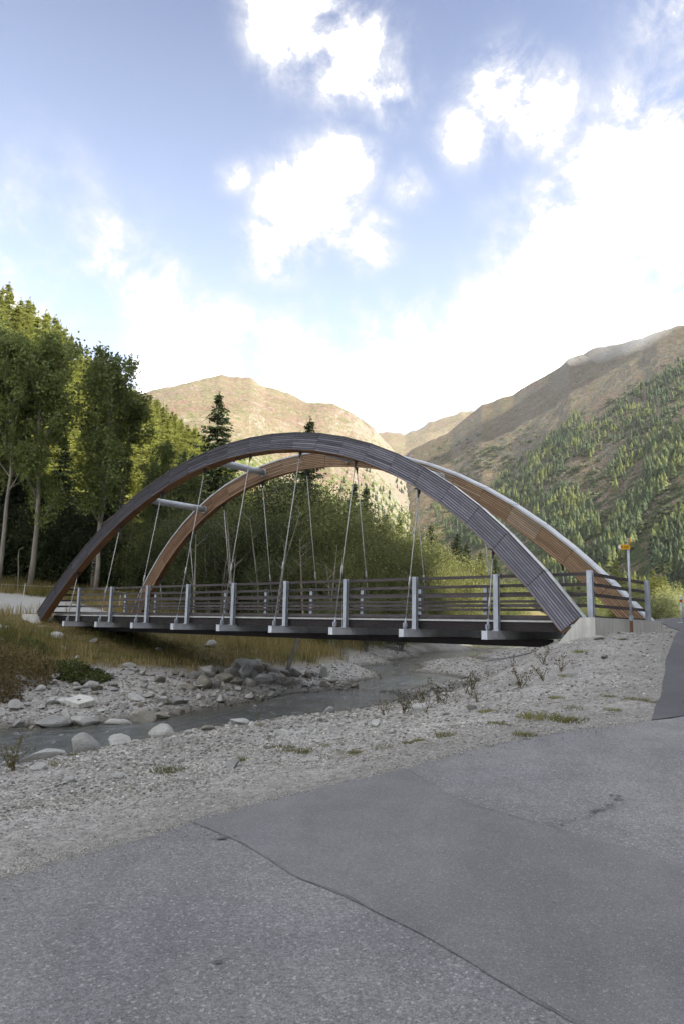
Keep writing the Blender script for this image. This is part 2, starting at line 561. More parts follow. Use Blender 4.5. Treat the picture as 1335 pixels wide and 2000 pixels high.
g_verge = np.clip(1 + (np.maximum(poly_sd(GX, GY, ROAD_POLY), poly_sd(GX, GY, BR_POLY)) + (fbm(GX * 1.5, GY * 1.5, 4, 15) - 0.5) * 1.6) / 1.7, 0, 1)
nxg, nyg = len(gx), len(gy)
_i = np.arange(nxg * nyg).reshape(nyg, nxg)
gf = np.stack([_i[:-1, :-1], _i[:-1, 1:], _i[1:, 1:], _i[1:, :-1]], -1).reshape(-1, 4)

# ground material: gravel, wet margin, dry grass soil
t = NT("gravel_ground")
P = t.pos()
big = t.noise(P, 0.55, 4, 0.6)
med = t.noise(P, 3.5, 5, 0.65)
cell = t.voro(P, 17.0, 'Color')
cellb = t.voro(P, 42.0, 'Color')
sp = t.n('ShaderNodeSeparateColor'); t.link(cell, sp.inputs[0])
sp2 = t.n('ShaderNodeSeparateColor'); t.link(cellb, sp2.inputs[0])
grav = t.mix(t.rng(big, 0.35, 0.65), srgb('94918b'), srgb('a7a49d'))
grav = t.mix(t.rng(med, 0.45, 0.75), grav, srgb('827f79'))
peb = t.math('ADD', t.math('MULTIPLY', sp.outputs[0], 0.55), t.math('MULTIPLY', sp2.outputs[1], 0.6))
grav = t.scale(grav, t.rng(peb, 0.0, 1.15, 0.56, 1.34, False))
grit = t.math('MULTIPLY', t.rng(t.noise(P, 0.8, 5, 0.7, 0.6, (0.6, 1.6, 1)), 0.60, 0.68), 0.45)
grav = t.mix(grit, grav, srgb('55534f'))
moss = t.math('MULTIPLY', t.rng(t.noise(P, 1.4, 5, 0.7), 0.60, 0.72), t.rng(t.noise(P, 9.0, 3, 0.6), 0.4, 0.65))
grav = t.mix(t.math('MULTIPLY', moss, 0.55), grav, srgb('7c7a4c'))
wet = t.mix(0.75, grav, srgb('5b5648'), 'MULTIPLY')
grav = t.mix(t.attr('wet'), grav, t.mix(0.5, wet, srgb('55503f')))
soil = t.mix(t.rng(med, 0.3, 0.7), srgb('5d5236'), srgb('7a6a42'))
soil = t.mix(t.rng(big, 0.45, 0.65), soil, srgb('56592f'))
grav = t.mix(t.math('MULTIPLY', t.attr('verge'), 0.75), grav, t.scale(srgb('7d7a73'), t.rng(peb, 0.0, 1.15, 0.7, 1.3, False)))
c = t.mix(t.attr('grass'), grav, soil)
c = t.mix(t.attr('path'), c, t.scale(srgb('a3a29c'), t.rng(peb, 0, 1.15, 0.75, 1.2, False)))
hgt = t.math('ADD', t.math('MULTIPLY', t.voro(P, 17.0, 'Distance'), -0.6), t.math('MULTIPLY', t.voro(P, 42.0, 'Distance'), -0.3))
t.bump(hgt, 0.9, 0.035)
MAT_GROUND = t.fin(c, 0.9, 0, 0.2)

gm = new_mesh("ground", np.stack([GX, GY, GZ], -1).reshape(-1, 3), gf, MAT_GROUND, True)
for nm, arr in (('grass', g_grass), ('path', g_path), ('wet', g_wet), ('verge', g_verge)):
    a = gm.attributes.new(nm, 'FLOAT', 'POINT')
    a.data.foreach_set('value', np.ascontiguousarray(arr.ravel(), np.float32))
tag(link("ground", gm), "grey gravel banks and grassy valley floor on both sides of the stream", kind='structure')

def gz(x, y):
    """ground height as meshed (bilinear on the grid)"""
    i = int(np.clip(np.searchsorted(gx, x) - 1, 0, nxg - 2)); j = int(np.clip(np.searchsorted(gy, y) - 1, 0, nyg - 2))
    u = (x - gx[i]) / (gx[i + 1] - gx[i]); v = (y - gy[j]) / (gy[j + 1] - gy[j])
    return float((GZ[j, i] * (1 - u) + GZ[j, i + 1] * u) * (1 - v) + (GZ[j + 1, i] * (1 - u) + GZ[j + 1, i + 1] * u) * v)
def gza(x, y):
    i = np.clip(np.searchsorted(gx, x) - 1, 0, nxg - 2); j = np.clip(np.searchsorted(gy, y) - 1, 0, nyg - 2)
    u = (x - gx[i]) / (gx[i + 1] - gx[i]); v = (y - gy[j]) / (gy[j + 1] - gy[j])
    return (GZ[j, i] * (1 - u) + GZ[j, i + 1] * u) * (1 - v) + (GZ[j + 1, i] * (1 - u) + GZ[j + 1, i + 1] * u) * v

# ------------------------------------------------------------------ stream
def strip(L, R, nr, ncol, zfn, name, mat, skirt=0.0, rag=0.0, seed=0):
    def res(pl, n):
        pl = np.array(pl, float)
        s = np.r_[0, np.cumsum(np.hypot(*np.diff(pl, axis=0).T))]
        q = np.linspace(0, s[-1], n)
        return np.stack([np.interp(q, s, pl[:, 0]), np.interp(q, s, pl[:, 1])], -1)
    a, b = res(L, nr), res(R, nr)
    if rag:
        nrm = (a - b) / np.hypot(*(a - b).T)[:, None]
        q = np.arange(nr) * np.hypot(*(a[1] - a[0]))
        a = a + nrm * ((fbm(q * 1.6, q * 0 + seed, 5, seed, 0.6) - 0.5) * rag)[:, None]
    tt = np.linspace(0, 1, ncol) ** 1.6
    X = a[:, None, 0] * (1 - tt) + b[:, None, 0] * tt
    Y = a[:, None, 1] * (1 - tt) + b[:, None, 1] * tt
    Z = zfn(X, Y)
    if skirt:
        X = np.concatenate([X[:, :1] + (X[:, :1] - X[:, 1:2]) * 0.02, X], 1)
        Y = np.concatenate([Y[:, :1] + (Y[:, :1] - Y[:, 1:2]) * 0.02, Y], 1)
        Z = np.concatenate([Z[:, :1] - skirt, Z], 1)
    n2 = X.shape[1]
    ii = np.arange(nr * n2).reshape(nr, n2)
    f = np.stack([ii[:-1, :-1], ii[1:, :-1], ii[1:, 1:], ii[:-1, 1:]], -1).reshape(-1, 4)
    return new_mesh(name, np.stack([X, Y, Z], -1).reshape(-1, 3), f, mat, True)

t = NT("stream_water")
P = t.pos()
n1 = t.noise(P, 1.7, 4, 0.6, 0.6, (1.6, 0.9, 1))
n2 = t.noise(P, 7.5, 4, 0.6, 0.5, (1.5, 0.8, 1))
c = t.mix(t.rng(t.noise(P, 0.35, 3, 0.5), 0.35, 0.65), srgb('4c4f4c'), srgb('686c6b'))
c = t.mix(t.math('MULTIPLY', t.rng(n1, 0.53, 0.68), t.rng(n2, 0.47, 0.66)), c, srgb('b9c0c1'))
c = t.mix(t.math('MULTIPLY', t.attr('shallow'), 0.8), c, t.scale(srgb('5b5746'), t.rng(t.noise(P, 6.0, 4, 0.7), 0.3, 0.7, 0.55, 1.35)))
t.bump(t.math('ADD', t.math('MULTIPLY', n1, 1.0), t.math('MULTIPLY', n2, 0.35)), 1.0, 0.14)
MAT_WATER = t.fin(c, 0.10, 0, 0.5)
wm = strip([(-40, -14), (-16, -2), (-6.5, 8), (-2, 16), (0.5, 18.5), (3, 25), (6, 32), (12, 43), (27, 72), (70, 140)],
           [(-44, 8), (-20, 14), (-10.5, 19), (-6, 23), (-4, 28), (-1, 36), (0, 46), (5, 64), (14, 100), (40, 175)],
           160, 24, lambda x, y: WL(y) + (fbm(x * 1.3, y * 1.3, 3, 31) - 0.5) * 0.05, "stream", MAT_WATER)
_wv = np.empty(len(wm.vertices) * 3, np.float32); wm.vertices.foreach_get('co', _wv); _wv = _wv.reshape(-1, 3)
_sa = wm.attributes.new('shallow', 'FLOAT', 'POINT')
_sa.data.foreach_set('value', np.clip(1 - (_wv[:, 2] - gza(_wv[:, 0], _wv[:, 1])) / 0.24, 0, 1).astype(np.float32))
tag(link("stream", wm), "shallow grey mountain stream running under the bridge", kind='structure')

# ------------------------------------------------------------------ asphalt
def asphalt(name, a, b, agg, spread, fine):
    t = NT(name)
    P = t.pos()
    s1 = t.n('ShaderNodeSeparateColor'); t.link(t.voro(P, agg, 'Color'), s1.inputs[0])
    s2 = t.n('ShaderNodeSeparateColor'); t.link(t.voro(P, agg * 2.3, 'Color'), s2.inputs[0])
    c = t.mix(t.rng(t.noise(P, 0.6, 4, 0.55), 0.3, 0.7), a, b)
    c = t.scale(c, t.rng(t.noise(P, 2.6, 5, 0.7), 0.2, 0.8, 0.88, 1.12))
    c = t.scale(c, t.rng(t.noise(P, 0.9, 5, 0.65, 0.8, (1.0, 0.35, 1)), 0.3, 0.7, 0.88, 1.10))
    c = t.scale(c, t.rng(s1.outputs[0], 0, 1, 1 - spread, 1 + spread, False))
    c = t.scale(c, t.rng(s2.outputs[1], 0, 1, 1 - fine, 1 + fine, False))
    bright = t.rng(s1.outputs[1], 0.93, 0.97)
    c = t.mix(t.math('MULTIPLY', bright, 1.6 * spread), c, srgb('b9b6b0'))
    hole = t.rng(s2.outputs[0], 0.90, 0.95)
    c = t.mix(t.math('MULTIPLY', hole, 2.0 * spread), c, srgb('34343a'))
    t.bump(t.math('ADD', t.voro(P, agg, 'Distance'), t.voro(P, agg * 2.3, 'Distance')), 0.55, 0.006)
    return t.fin(c, 0.72, 0, 0.35)
MAT_ASPH = asphalt("worn_asphalt", srgb('717071'), srgb('7d7b78'), 85.0, 0.26, 0.24)
MAT_ASPH_SMOOTH = asphalt("smooth_asphalt", srgb('6f6e6e'), srgb('777574'), 130.0, 0.17, 0.18)
MAT_ASPH_NEW = asphalt("newer_asphalt", srgb('464547'), srgb('525153'), 140.0, 0.14, 0.14)
MAT_TAR = simple_mat("tar_crack", srgb('525153'), srgb('615f5e'), 30.0, 0.9, objvar=0)
road = link("road", strip(ROAD_EDGE, [(-4, -22), (-1, -20), (4, -20), (10, -20), (20, -16), (32, -4)], 420, 70,
            lambda x, y: HH(x, y) + 0.012, "road", MAT_ASPH, 0.05, 0.30, 3))
tag(road, "worn grey asphalt turning area in the foreground", kind='structure')
branch = link("branch_road", strip(BR_L, BR_R, 260, 40, lambda x, y: HH(x, y) + 0.020, "branch_road", MAT_ASPH_NEW, 0.10, 0.12, 9))
tag(branch, "darker asphalt lane climbing past the bridge end", kind='structure')
# smoother repair strip between two crooked seams, 4 mm above the old surface
SEAM_A = [(-1.04, 5.5), (-0.93, 5.34), (-0.59, 4.9), (-0.21, 4.27), (0.07, 3.97), (0.42, 3.52), (0.65, 3.18), (0.86, 2.9), (1.5, 2.1), (2.6, 0.6), (4, -2)]
SEAM_B = [(0.62, 6.9), (0.75, 6.3), (0.93, 5.63), (1.22, 5.24), (1.57, 4.8), (1.81, 4.59), (1.99, 4.35), (2.7, 3.7), (3.6, 2.6), (5.2, 0.8), (7, -1)]
patch = link("asphalt_patch", strip(SEAM_A, SEAM_B, 220, 40, lambda x, y: HH(x, y) + 0.016, "asphalt_patch", MAT_ASPH_SMOOTH, 0.0, 0.05, 14))
tag(patch, "smoother asphalt repair strip crossing the road", kind='structure')
def ribbon(pts, w, mb, dz=0.020, seed=0, gaps=0.0):
    pts = np.array(pts, float)
    s = np.r_[0, np.cumsum(np.hypot(*np.diff(pts, axis=0).T))]
    q = np.arange(0, s[-1], 0.03)
    X, Y = np.interp(q, s, pts[:, 0]), np.interp(q, s, pts[:, 1])
    wob = (fbm(q * 5, q * 0 + seed, 4, seed, 0.65) - 0.5) * 0.055
    ww = w * np.clip((fbm(q * 7, q * 0 + 3.3 + seed, 3, seed + 40) - 0.22 - gaps) * 2.4, 0.05, 1.5)
    dx, dy = np.gradient(X), np.gradient(Y)
    l = np.hypot(dx, dy) + 1e-9
    nx_, ny_ = -dy / l, dx / l
    X, Y = X + nx_ * wob, Y + ny_ * wob
    v, f = [], []
    for k in range(len(q)):
        for sgn in (-1, 1):
            x_, y_ = X[k] + sgn * nx_[k] * ww[k] / 2, Y[k] + sgn * ny_[k] * ww[k] / 2
            v.append((x_, y_, float(HH(x_, y_)) + dz))
    for k in range(len(q) - 1):
        f.append((2 * k, 2 * k + 1, 2 * k + 3, 2 * k + 2))
    mb.add(v, f)
mb = MB()
ribbon(SEAM_A[:9], 0.005, mb, seed=1, gaps=0.22)
ribbon(SEAM_B[:9], 0.006, mb, seed=2, gaps=0.15)
def crumble(pts, w, n, seed):
    """broken-out crack: many small ragged flakes strung along a line"""
    rr = np.random.RandomState(seed)
    pts = np.array(pts, float)
    s = np.r_[0, np.cumsum(np.hypot(*np.diff(pts, axis=0).T))]
    for _ in range(n):
        q = rr.uniform(0, s[-1])
        cx, cy = np.interp(q, s, pts[:, 0]) + rr.normal(0, w), np.interp(q, s, pts[:, 1]) + rr.normal(0, w * .6)
        r = w * rr.uniform(.1, .38)
        a = np.linspace(0, 2 * math.pi, 8)[:-1] + rr.rand()
        rad = r * rr.uniform(.5, 1.4, 7)
        vs = [(cx + 1.6 * u * math.cos(b), cy + u * math.sin(b)) for u, b in zip(rad, a)]
        mb.add([(x, y, float(HH(x, y)) + 0.0205 + 0.0004 * rr.rand()) for x, y in vs], [tuple(range(7))])
crumble([(1.75, 5.25), (1.95, 5.42), (2.15, 5.7)], 0.035, 42, 3)
crumble([(1.28, 5.15), (1.45, 5.02), (1.75, 5.22)], 0.02, 26, 4)
crumble([(1.2, 5.28), (1.36, 5.36), (1.42, 5.2)], 0.016, 18, 5)
crumble([(2.5, 4.55), (2.8, 4.8)], 0.02, 18, 6)
crumble([(-0.80, 5.02), (-0.66, 5.06)], 0.022, 16, 7)
ribbon([(1.25, 5.25), (1.6, 5.1), (1.95, 5.42)], 0.008, mb, seed=3, gaps=0.08)
ribbon([(1.85, 5.15), (2.2, 5.22), (2.5, 5.4)], 0.006, mb, seed=4, gaps=0.1)
seam = mb.obj("asphalt_crack", MAT_TAR, road)
seam['kind'] = 'stuff'
for k, (x, y, r) in enumerate([(-0.74, 5.02, 0.02), (-0.49, 3.33, 0.015), (2.0, 8.0, 0.03), (1.55, 7.75, 0.025)]):
    a = np.linspace(0, 2 * math.pi, 15)[:-1]
    rr = r * (0.55 + 0.9 * np.random.RandomState(k).rand(14))
    vs = [(x, y, float(HH(x, y)) + 0.021)] + [(x + 1.5 * q * math.cos(b), y + q * math.sin(b), float(HH(x + 1.5 * q * math.cos(b), y + q * math.sin(b))) + 0.021) for q, b in zip(rr, a)]
    link("tar_spot", new_mesh("tar_spot", vs, [(0, i + 1, (i + 1) % 14 + 1) for i in range(14)], MAT_TAR), road)
# ------------------------------------------------------------------ mountains (height over bearing and distance)
def mountain(name, az, r0, R, zr, jag, z0, expo, amp, seed, nt, label, mat, back=0.5, gully=(1.0, 0.0)):
    """az: bearings in degrees; r0/R/zr/z0: arrays over az (foot distance, crest distance, crest height, foot height)"""
    na = len(az)
    t = np.concatenate([np.linspace(0, 1, nt), 1 + np.linspace(0.04, 1, 14)])
    A = np.radians(az)[:, None]
    T = t[None, :]
    r = r0[:, None] + (R - r0)[:, None] * T
    X, Y = r * np.sin(A), r * np.cos(A)
    up = np.clip(T, 0, 1) ** expo
    down = np.clip(T - 1, 0, 1)
    z = z0[:, None] + (zr - z0)[:, None] * up * (1 - back * down ** 1.2)
    z = z + jag[:, None] * np.clip((T - 0.80) / 0.2, 0, 1) ** 2 * (1 - down)
    env = np.clip(T * 5, 0, 1) * (0.35 + 0.65 * np.clip((1 - T) * 5, 0, 1))
    # spurs and gullies running down the slope, plus general roughness
    cx, cyy = gully
    c = (X * cx + Y * cyy) / 210 + (fbm(X / 300, Y / 300, 4, seed + 7) - 0.5) * 2.2
    s = (-X * cyy + Y * cx) / 1300
    rib = fbm(c, s, 4, seed, 0.5, True) - 0.62
    z = z + amp * env * (0.40 * rib + 1.6 * (fbm(X / 330, Y / 330, 7, seed + 20, 0.48) - 0.5))
    z = z + 4.5 * env * (fbm(X / 17, Y / 17, 4, seed + 33, 0.6) - 0.5) * 2
    n2 = len(t)
    ii = np.arange(na * n2).reshape(na, n2)
    f = np.stack([ii[:-1, :-1], ii[:-1, 1:], ii[1:, 1:], ii[1:, :-1]], -1).reshape(-1, 4)[:, ::-1]
    me = new_mesh(name, np.stack([X, Y, z], -1).reshape(-1, 3), f, mat, True)
    o = tag(link(name, me), label, kind='structure')
    return dict(az=az, X=X, Y=Y, Z=z, o=o)

def mtn_mat(name, grass, heath, olive, rock, rock_lo, rock_amt, scrub, scrub_lo, scale=1.0):
    t = NT(name)
    P = t.pos()
    sx = t.n('ShaderNodeSeparateXYZ'); t.link(P, sx.inputs[0])
    a = t.noise(P, 0.006 * scale, 6, 0.6, 0.5)
    b = t.noise(P, 0.022 * scale, 6, 0.65, 0.3)
    d = t.noise(P, 0.11 * scale, 5, 0.7)
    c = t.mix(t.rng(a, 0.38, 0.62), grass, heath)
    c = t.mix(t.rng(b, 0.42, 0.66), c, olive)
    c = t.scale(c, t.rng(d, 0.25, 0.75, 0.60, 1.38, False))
    # outcrops and scree
    n = t.n('ShaderNodeNewGeometry').outputs['True Normal']
    sn = t.n('ShaderNodeSeparateXYZ'); t.link(n, sn.inputs[0])
    steep = t.rng(sn.outputs['Z'], 0.80, 0.62)
    rk = t.math('ADD', t.math('MULTIPLY', t.rng(t.noise(P, 0.05 * scale, 7, 0.75, 0.6), rock_lo, rock_lo + 0.10), rock_amt), t.math('MULTIPLY', steep, 0.5), True)
    rc = t.scale(rock, t.rng(t.noise(P, 0.16 * scale, 5, 0.75, 0.6), 0.25, 0.75, 0.55, 1.35, False))
    c = t.mix(rk, c, rc)
    # dwarf shrub patches, thicker lower down
    low = t.rng(sx.outputs['Z'], scrub_lo, scrub_lo * 0.3 + 10)
    sc = t.math('ADD', t.noise(P, 0.05 * scale, 6, 0.68, 0.5), t.math('MULTIPLY', low, 0.13))
    c = t.mix(t.rng(sc, 0.56, 0.64), c, t.scale(scrub, t.rng(d, 0.2, 0.8, 0.6, 1.4, False)))
    t.bump(t.math('ADD', d, t.math('MULTIPLY', b, 2.0)), 1.0, 10.0)
    return t.fin(c, 0.95, 0, 0.1)

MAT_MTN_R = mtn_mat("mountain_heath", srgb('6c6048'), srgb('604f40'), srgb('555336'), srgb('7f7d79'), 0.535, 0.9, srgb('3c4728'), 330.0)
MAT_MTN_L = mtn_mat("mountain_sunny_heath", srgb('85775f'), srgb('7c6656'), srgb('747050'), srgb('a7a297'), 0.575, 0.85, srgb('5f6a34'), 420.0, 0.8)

RIDGE_L = np.array([(-40, 15.0), (-30, 15.0), (-19.12, 15.74), (-16.53, 17.17), (-14.21, 18.09), (-12.23, 18.73), (-10.21, 19.17), (-7.71, 19.06), (-6.43, 18.47),
                    (-4.74, 18.11), (-3.03, 17.5), (-0.92, 17.37), (0.79, 16.6), (2.49, 15.42), (3.76, 14.2), (5.43, 12.2), (7.89, 8.9), (11, 5.0)])
az = np.concatenate([np.arange(-40, -20, 0.5), np.arange(-20, 11, 0.085)])
el = np.interp(az, RIDGE_L[:, 0], RIDGE_L[:, 1])
R = np.full(len(az), 2500.0)
r0 = np.interp(az, [-40, -10, 2, 11], [500, 800, 1100, 1500])
jag = (fbm(az * 1.3, az * 0, 5, 3) - 0.5) * 16
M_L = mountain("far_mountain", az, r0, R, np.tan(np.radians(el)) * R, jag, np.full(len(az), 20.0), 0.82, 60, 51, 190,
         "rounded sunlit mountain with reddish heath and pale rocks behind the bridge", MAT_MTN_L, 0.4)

RIDGE_B = np.array([(-3, 12.0), (1.25, 14.0), (2.91, 15.18), (3.95, 15.35), (5.0, 15.15), (6.66, 15.9), (8.31, 16.4), (9.75, 16.8), (12.0, 16.9), (16, 16.5), (20, 15)])
az = np.arange(-3, 20, 0.12)
el = np.interp(az, RIDGE_B[:, 0], RIDGE_B[:, 1])
R = np.full(len(az), 4200.0)
mountain("far_mountain", az, np.full(len(az), 2700.0), R, np.tan(np.radians(el)) * R, (fbm(az * 2, az * 0, 4, 8) - 0.5) * 30,
         np.full(len(az), 300.0), 0.8, 80, 77, 90, "distant brown ridge closing the valley under the cloud", MAT_MTN_L, 0.4)

# right-hand valley side: in view to 27 degrees, then an added unseen ridge shaped to shade the foreground
RIDGE_R = np.array([(-8, 0.5), (-4, 3.5), (-1.1, 7.24), (1.33, 9.73), (3.78, 12.2), (5.42, 13.82), (7.07, 14.69), (8.72, 15.38), (11.19, 17.29), (13.62, 17.96), (15.63, 18.99),
                    (16.83, 19.59), (18.02, 20.32), (19.95, 20.75), (21.84, 21.0), (23.32, 21.16), (24.42, 21.52), (25.5, 21.6), (27, 21.6), (40, 23), (60, 24), (80, 25),
                    (86, 24), (97, 25.5), (103, 30.5), (106, 36.5), (109, 40.5), (111, 42), (114, 44), (123, 46.5), (140, 46), (155, 39), (170, 32), (180, 24), (200, 14)])
RDIST = np.array([(-8, 2300), (5, 2600), (12, 2700), (20, 2400), (27, 2000), (45, 1300), (70, 900), (95, 720), (120, 640), (150, 660), (200, 800)])
RFOOT = np.array([(-8, 1700), (0, 1250), (8, 980), (16, 760), (26, 560), (45, 320), (80, 170), (120, 140), (160, 170), (200, 300)])
az = np.concatenate([np.arange(-8, 27.5, 0.085), np.arange(27.5, 200, 0.8)])
el = np.interp(az, RIDGE_R[:, 0], RIDGE_R[:, 1])
R = np.interp(az, RDIST[:, 0], RDIST[:, 1])
r0 = np.interp(az, RFOOT[:, 0], RFOOT[:, 1])
jag = (fbm(az * 1.1, az * 0, 5, 13) - 0.5) * 16
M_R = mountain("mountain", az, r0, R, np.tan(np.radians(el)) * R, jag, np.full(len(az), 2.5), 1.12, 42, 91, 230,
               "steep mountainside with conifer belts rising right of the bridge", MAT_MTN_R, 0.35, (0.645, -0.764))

def on_mountain(M, a, e):
    """point on the visible face of mountain M at bearing a and elevation e (degrees), or None"""
    i = int(np.clip(np.searchsorted(M['az'], a), 1, len(M['az']) - 1))
    x, y, z = M['X'][i], M['Y'][i], M['Z'][i]
    ele = np.degrees(np.arctan2(z - 1.6, np.hypot(x, y)))
    k = int(np.argmax(ele > e))
    if k == 0:
        return None
    f = (e - ele[k - 1]) / (ele[k] - ele[k - 1])
    return (x[k - 1] + f * (x[k] - x[k - 1]), y[k - 1] + f * (y[k] - y[k - 1]), z[k - 1] + f * (z[k] - z[k - 1]))
# ------------------------------------------------------------------ timber arch bridge
def wood(name, a, b, var, rough=0.75, knots=True):
    t = NT(name)
    o = t.obj()
    g = t.noise(o, 3.0, 5, 0.6, 0.3, (1.2, 14, 14))
    c = t.mix(t.rng(g, 0.3, 0.7), a, b)
    c = t.scale(c, t.rng(t.noise(o, 0.45, 3, 0.5), 0.3, 0.7, 0.82, 1.16))
    c = t.scale(c, t.rng(t.rnd(), 0, 1, 1 - var, 1 + var, False))
    k = t.voro(o, 2.1, 'Distance')
    c = t.mix(t.math('MULTIPLY', t.rng(k, 0.085, 0.03), 0.75), c, tuple(0.25 * x for x in a))
    t.bump(g, 0.35, 0.004)
    return t.fin(c, rough, 0, 0.25)
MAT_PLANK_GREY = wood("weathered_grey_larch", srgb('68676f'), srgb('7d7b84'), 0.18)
MAT_PLANK_BROWN = wood("brown_larch", srgb('8a7059'), srgb('a3886d'), 0.17)
MAT_PLANK_DARK = wood("shaded_weathered_larch", srgb('3d3c41'), srgb('4f4d52'), 0.2)  # weathered grey darkened further to paint in shade at the left end
MAT_PLANK_MID = wood("half_shaded_weathered_larch", srgb('515057'), srgb('66646b'), 0.18)
MAT_PLANK_TAN = wood("sun_bleached_larch", srgb('98846f'), srgb('b09c86'), 0.12)
MAT_PLANK_RUST = wood("fresh_brown_larch", srgb('785d49'), srgb('8d7057'), 0.17)
MAT_SOFFIT = wood("sheltered_larch", srgb('795b41'), srgb('8f6c4e'), 0.10)
MAT_RAIL = wood("dark_rail_timber", srgb('423d3d'), srgb('565050'), 0.12)
MAT_BEAM = wood("dark_edge_beam", srgb('231f1f'), srgb('332e2d'), 0.12)
MAT_CORE = simple_mat("arch_core_timber", srgb('1c1817'), srgb('262120'), 5, 0.9, objvar=0)
MAT_CORE_END = simple_mat("end_grain", srgb("4f3d30"), srgb("68503c"), 9, 0.9, objvar=0)
MAT_GALV = simple_mat("galvanised_steel", srgb('9aa0a8'), srgb('aeb3b9'), 5.0, 0.5, 0.25, 0.5, 0.06, 30, 0.05)
MAT_GALV_PALE = simple_mat("pale_galvanised_steel", srgb('bcc0c5'), srgb('cbced2'), 5.0, 0.5, 0.05, 0.5, 0.05, 30, 0.04)  # paler than the other steel: skylight on the beam sides put into colour
MAT_COVER = simple_mat("arch_cover_sheet", srgb('b4b7ba'), srgb('c6c8c9'), 3.0, 0.45, 0.25, 0.5, 0.0, 30, 0.04)
MAT_TUBE = simple_mat("strut_paint", srgb('b6bbc0'), srgb('c3c7ca'), 3.0, 0.45, 0.1, 0.5, 0.0, 30, 0.03)
MAT_ROD = simple_mat("hanger_steel", srgb('9fa09e'), srgb('b0b0ac'), 8.0, 0.5, 0.3, 0.5, objvar=0.05)
MAT_DARKSTEEL = simple_mat("dark_steel_fitting", srgb('3a3a3c'), srgb('4c4b4a'), 8.0, 0.6, 0.3, objvar=0.05)
MAT_DECK = simple_mat("deck_timber", srgb('5c5650'), srgb('6e6860'), 6.0, 0.85, objvar=0.15)
MAT_EDGE = simple_mat("pale_deck_edge", srgb('a9aaa8'), srgb('bcbcb8'), 6.0, 0.6, objvar=0.05)

S = 2.5
BZ = 1.6 + (0.319 - 0.35205) * S                     # cross-beam top level
W_ = 1.58498
_by = -0.70363
_c, _s = math.cos(_by), math.sin(_by)
def b2w(X, Y, Z):
    x, y = (X - 11.56638) * S, (Y + 6.6591) * S
    return (x * _c - y * _s, x * _s + y * _c, (Z - 0.35205) * S + 1.6)
_o = b2w(4.0, W_ / 2, 0.319)
bridge = link("arch_bridge", None, None, (_o[0], _o[1], BZ), (0, 0, _by))
tag(bridge, "timber arch footbridge with steel hangers and wooden railings over the stream", "bridge")
HW = W_ / 2 * S                                       # half the railing-to-railing width
DECK = 0.28
def LX(X):
    return (X - 4.0) * S

Y0, TL, XC, A0, A2, A4 = -0.30868, 0.16265, 3.99702, 3.02531, -0.08257, -0.00083
DD, BB = 0.23632, 0.12682
_x = np.linspace(-5.6, 5.6, 4001)
_wv = A0 + A2 * _x ** 2 + A4 * _x ** 4
_sv = np.r_[0, np.cumsum(np.hypot(np.diff(_x), np.diff(_wv)))]
_sv -= _sv[2000]
def arch_pt(s, frac, dy, far):
    """local point on the arch: s arc length, frac 0 top..1 soffit, dy across (outer face 0, inner face BB)"""
    x = float(np.interp(s, _sv, _x))
    w = A0 + A2 * x * x + A4 * x ** 4
    dw = 2 * A2 * x + 4 * A4 * x ** 3
    n = math.hypot(1, dw)
    X, w = XC + x + frac * DD * dw / n, w - frac * DD / n
    y = Y0 + w * math.sin(TL) + dy * math.cos(TL)
    z = w * math.cos(TL) - dy * math.sin(TL)
    if far:
        y = W_ - y
    return Vector((LX(X), (y - W_ / 2) * S, (z - 0.319) * S))
def s_of_X(X):
    return float(np.interp(X - XC, _x, _sv))

STEP = 0.46345
JOINTS = [-5.785, -5.21] + [k * STEP for k in range(-10, 11)] + [5.21, 5.785]
ROWS = 9
def plank_mesh(k, j, face, far, rng):
    s0, s1 = JOINTS[k] + 0.0034, JOINTS[k + 1] - 0.0034
    f0, f1 = j / ROWS + 0.0155, (j + 1) / ROWS - 0.0155
    jit = rng.uniform(-0.0012, 0.0012)
    if face == 'outer':
        a, b = 0.0 + jit, 0.012
    else:
        a, b = BB - 0.012, BB + jit
    p = []
    for dy in (a, b):
        p += [arch_pt(s0, f1, dy, far), arch_pt(s1, f1, dy, far), arch_pt(s1, f0, dy, far), arch_pt(s0, f0, dy, far)]
    return p
def frame_for(k, j, far):
    a, b = arch_pt(JOINTS[k], (j + .5) / ROWS, BB / 2, far), arch_pt(JOINTS[k + 1], (j + .5) / ROWS, BB / 2, far)
    e = (b - a).normalized()
    n = Vector((0, 1, 0)) - e * e.y
    n.normalize()
    return Matrix.Translation((a + b) / 2) @ Matrix((e, n, e.cross(n))).transposed().to_4x4()

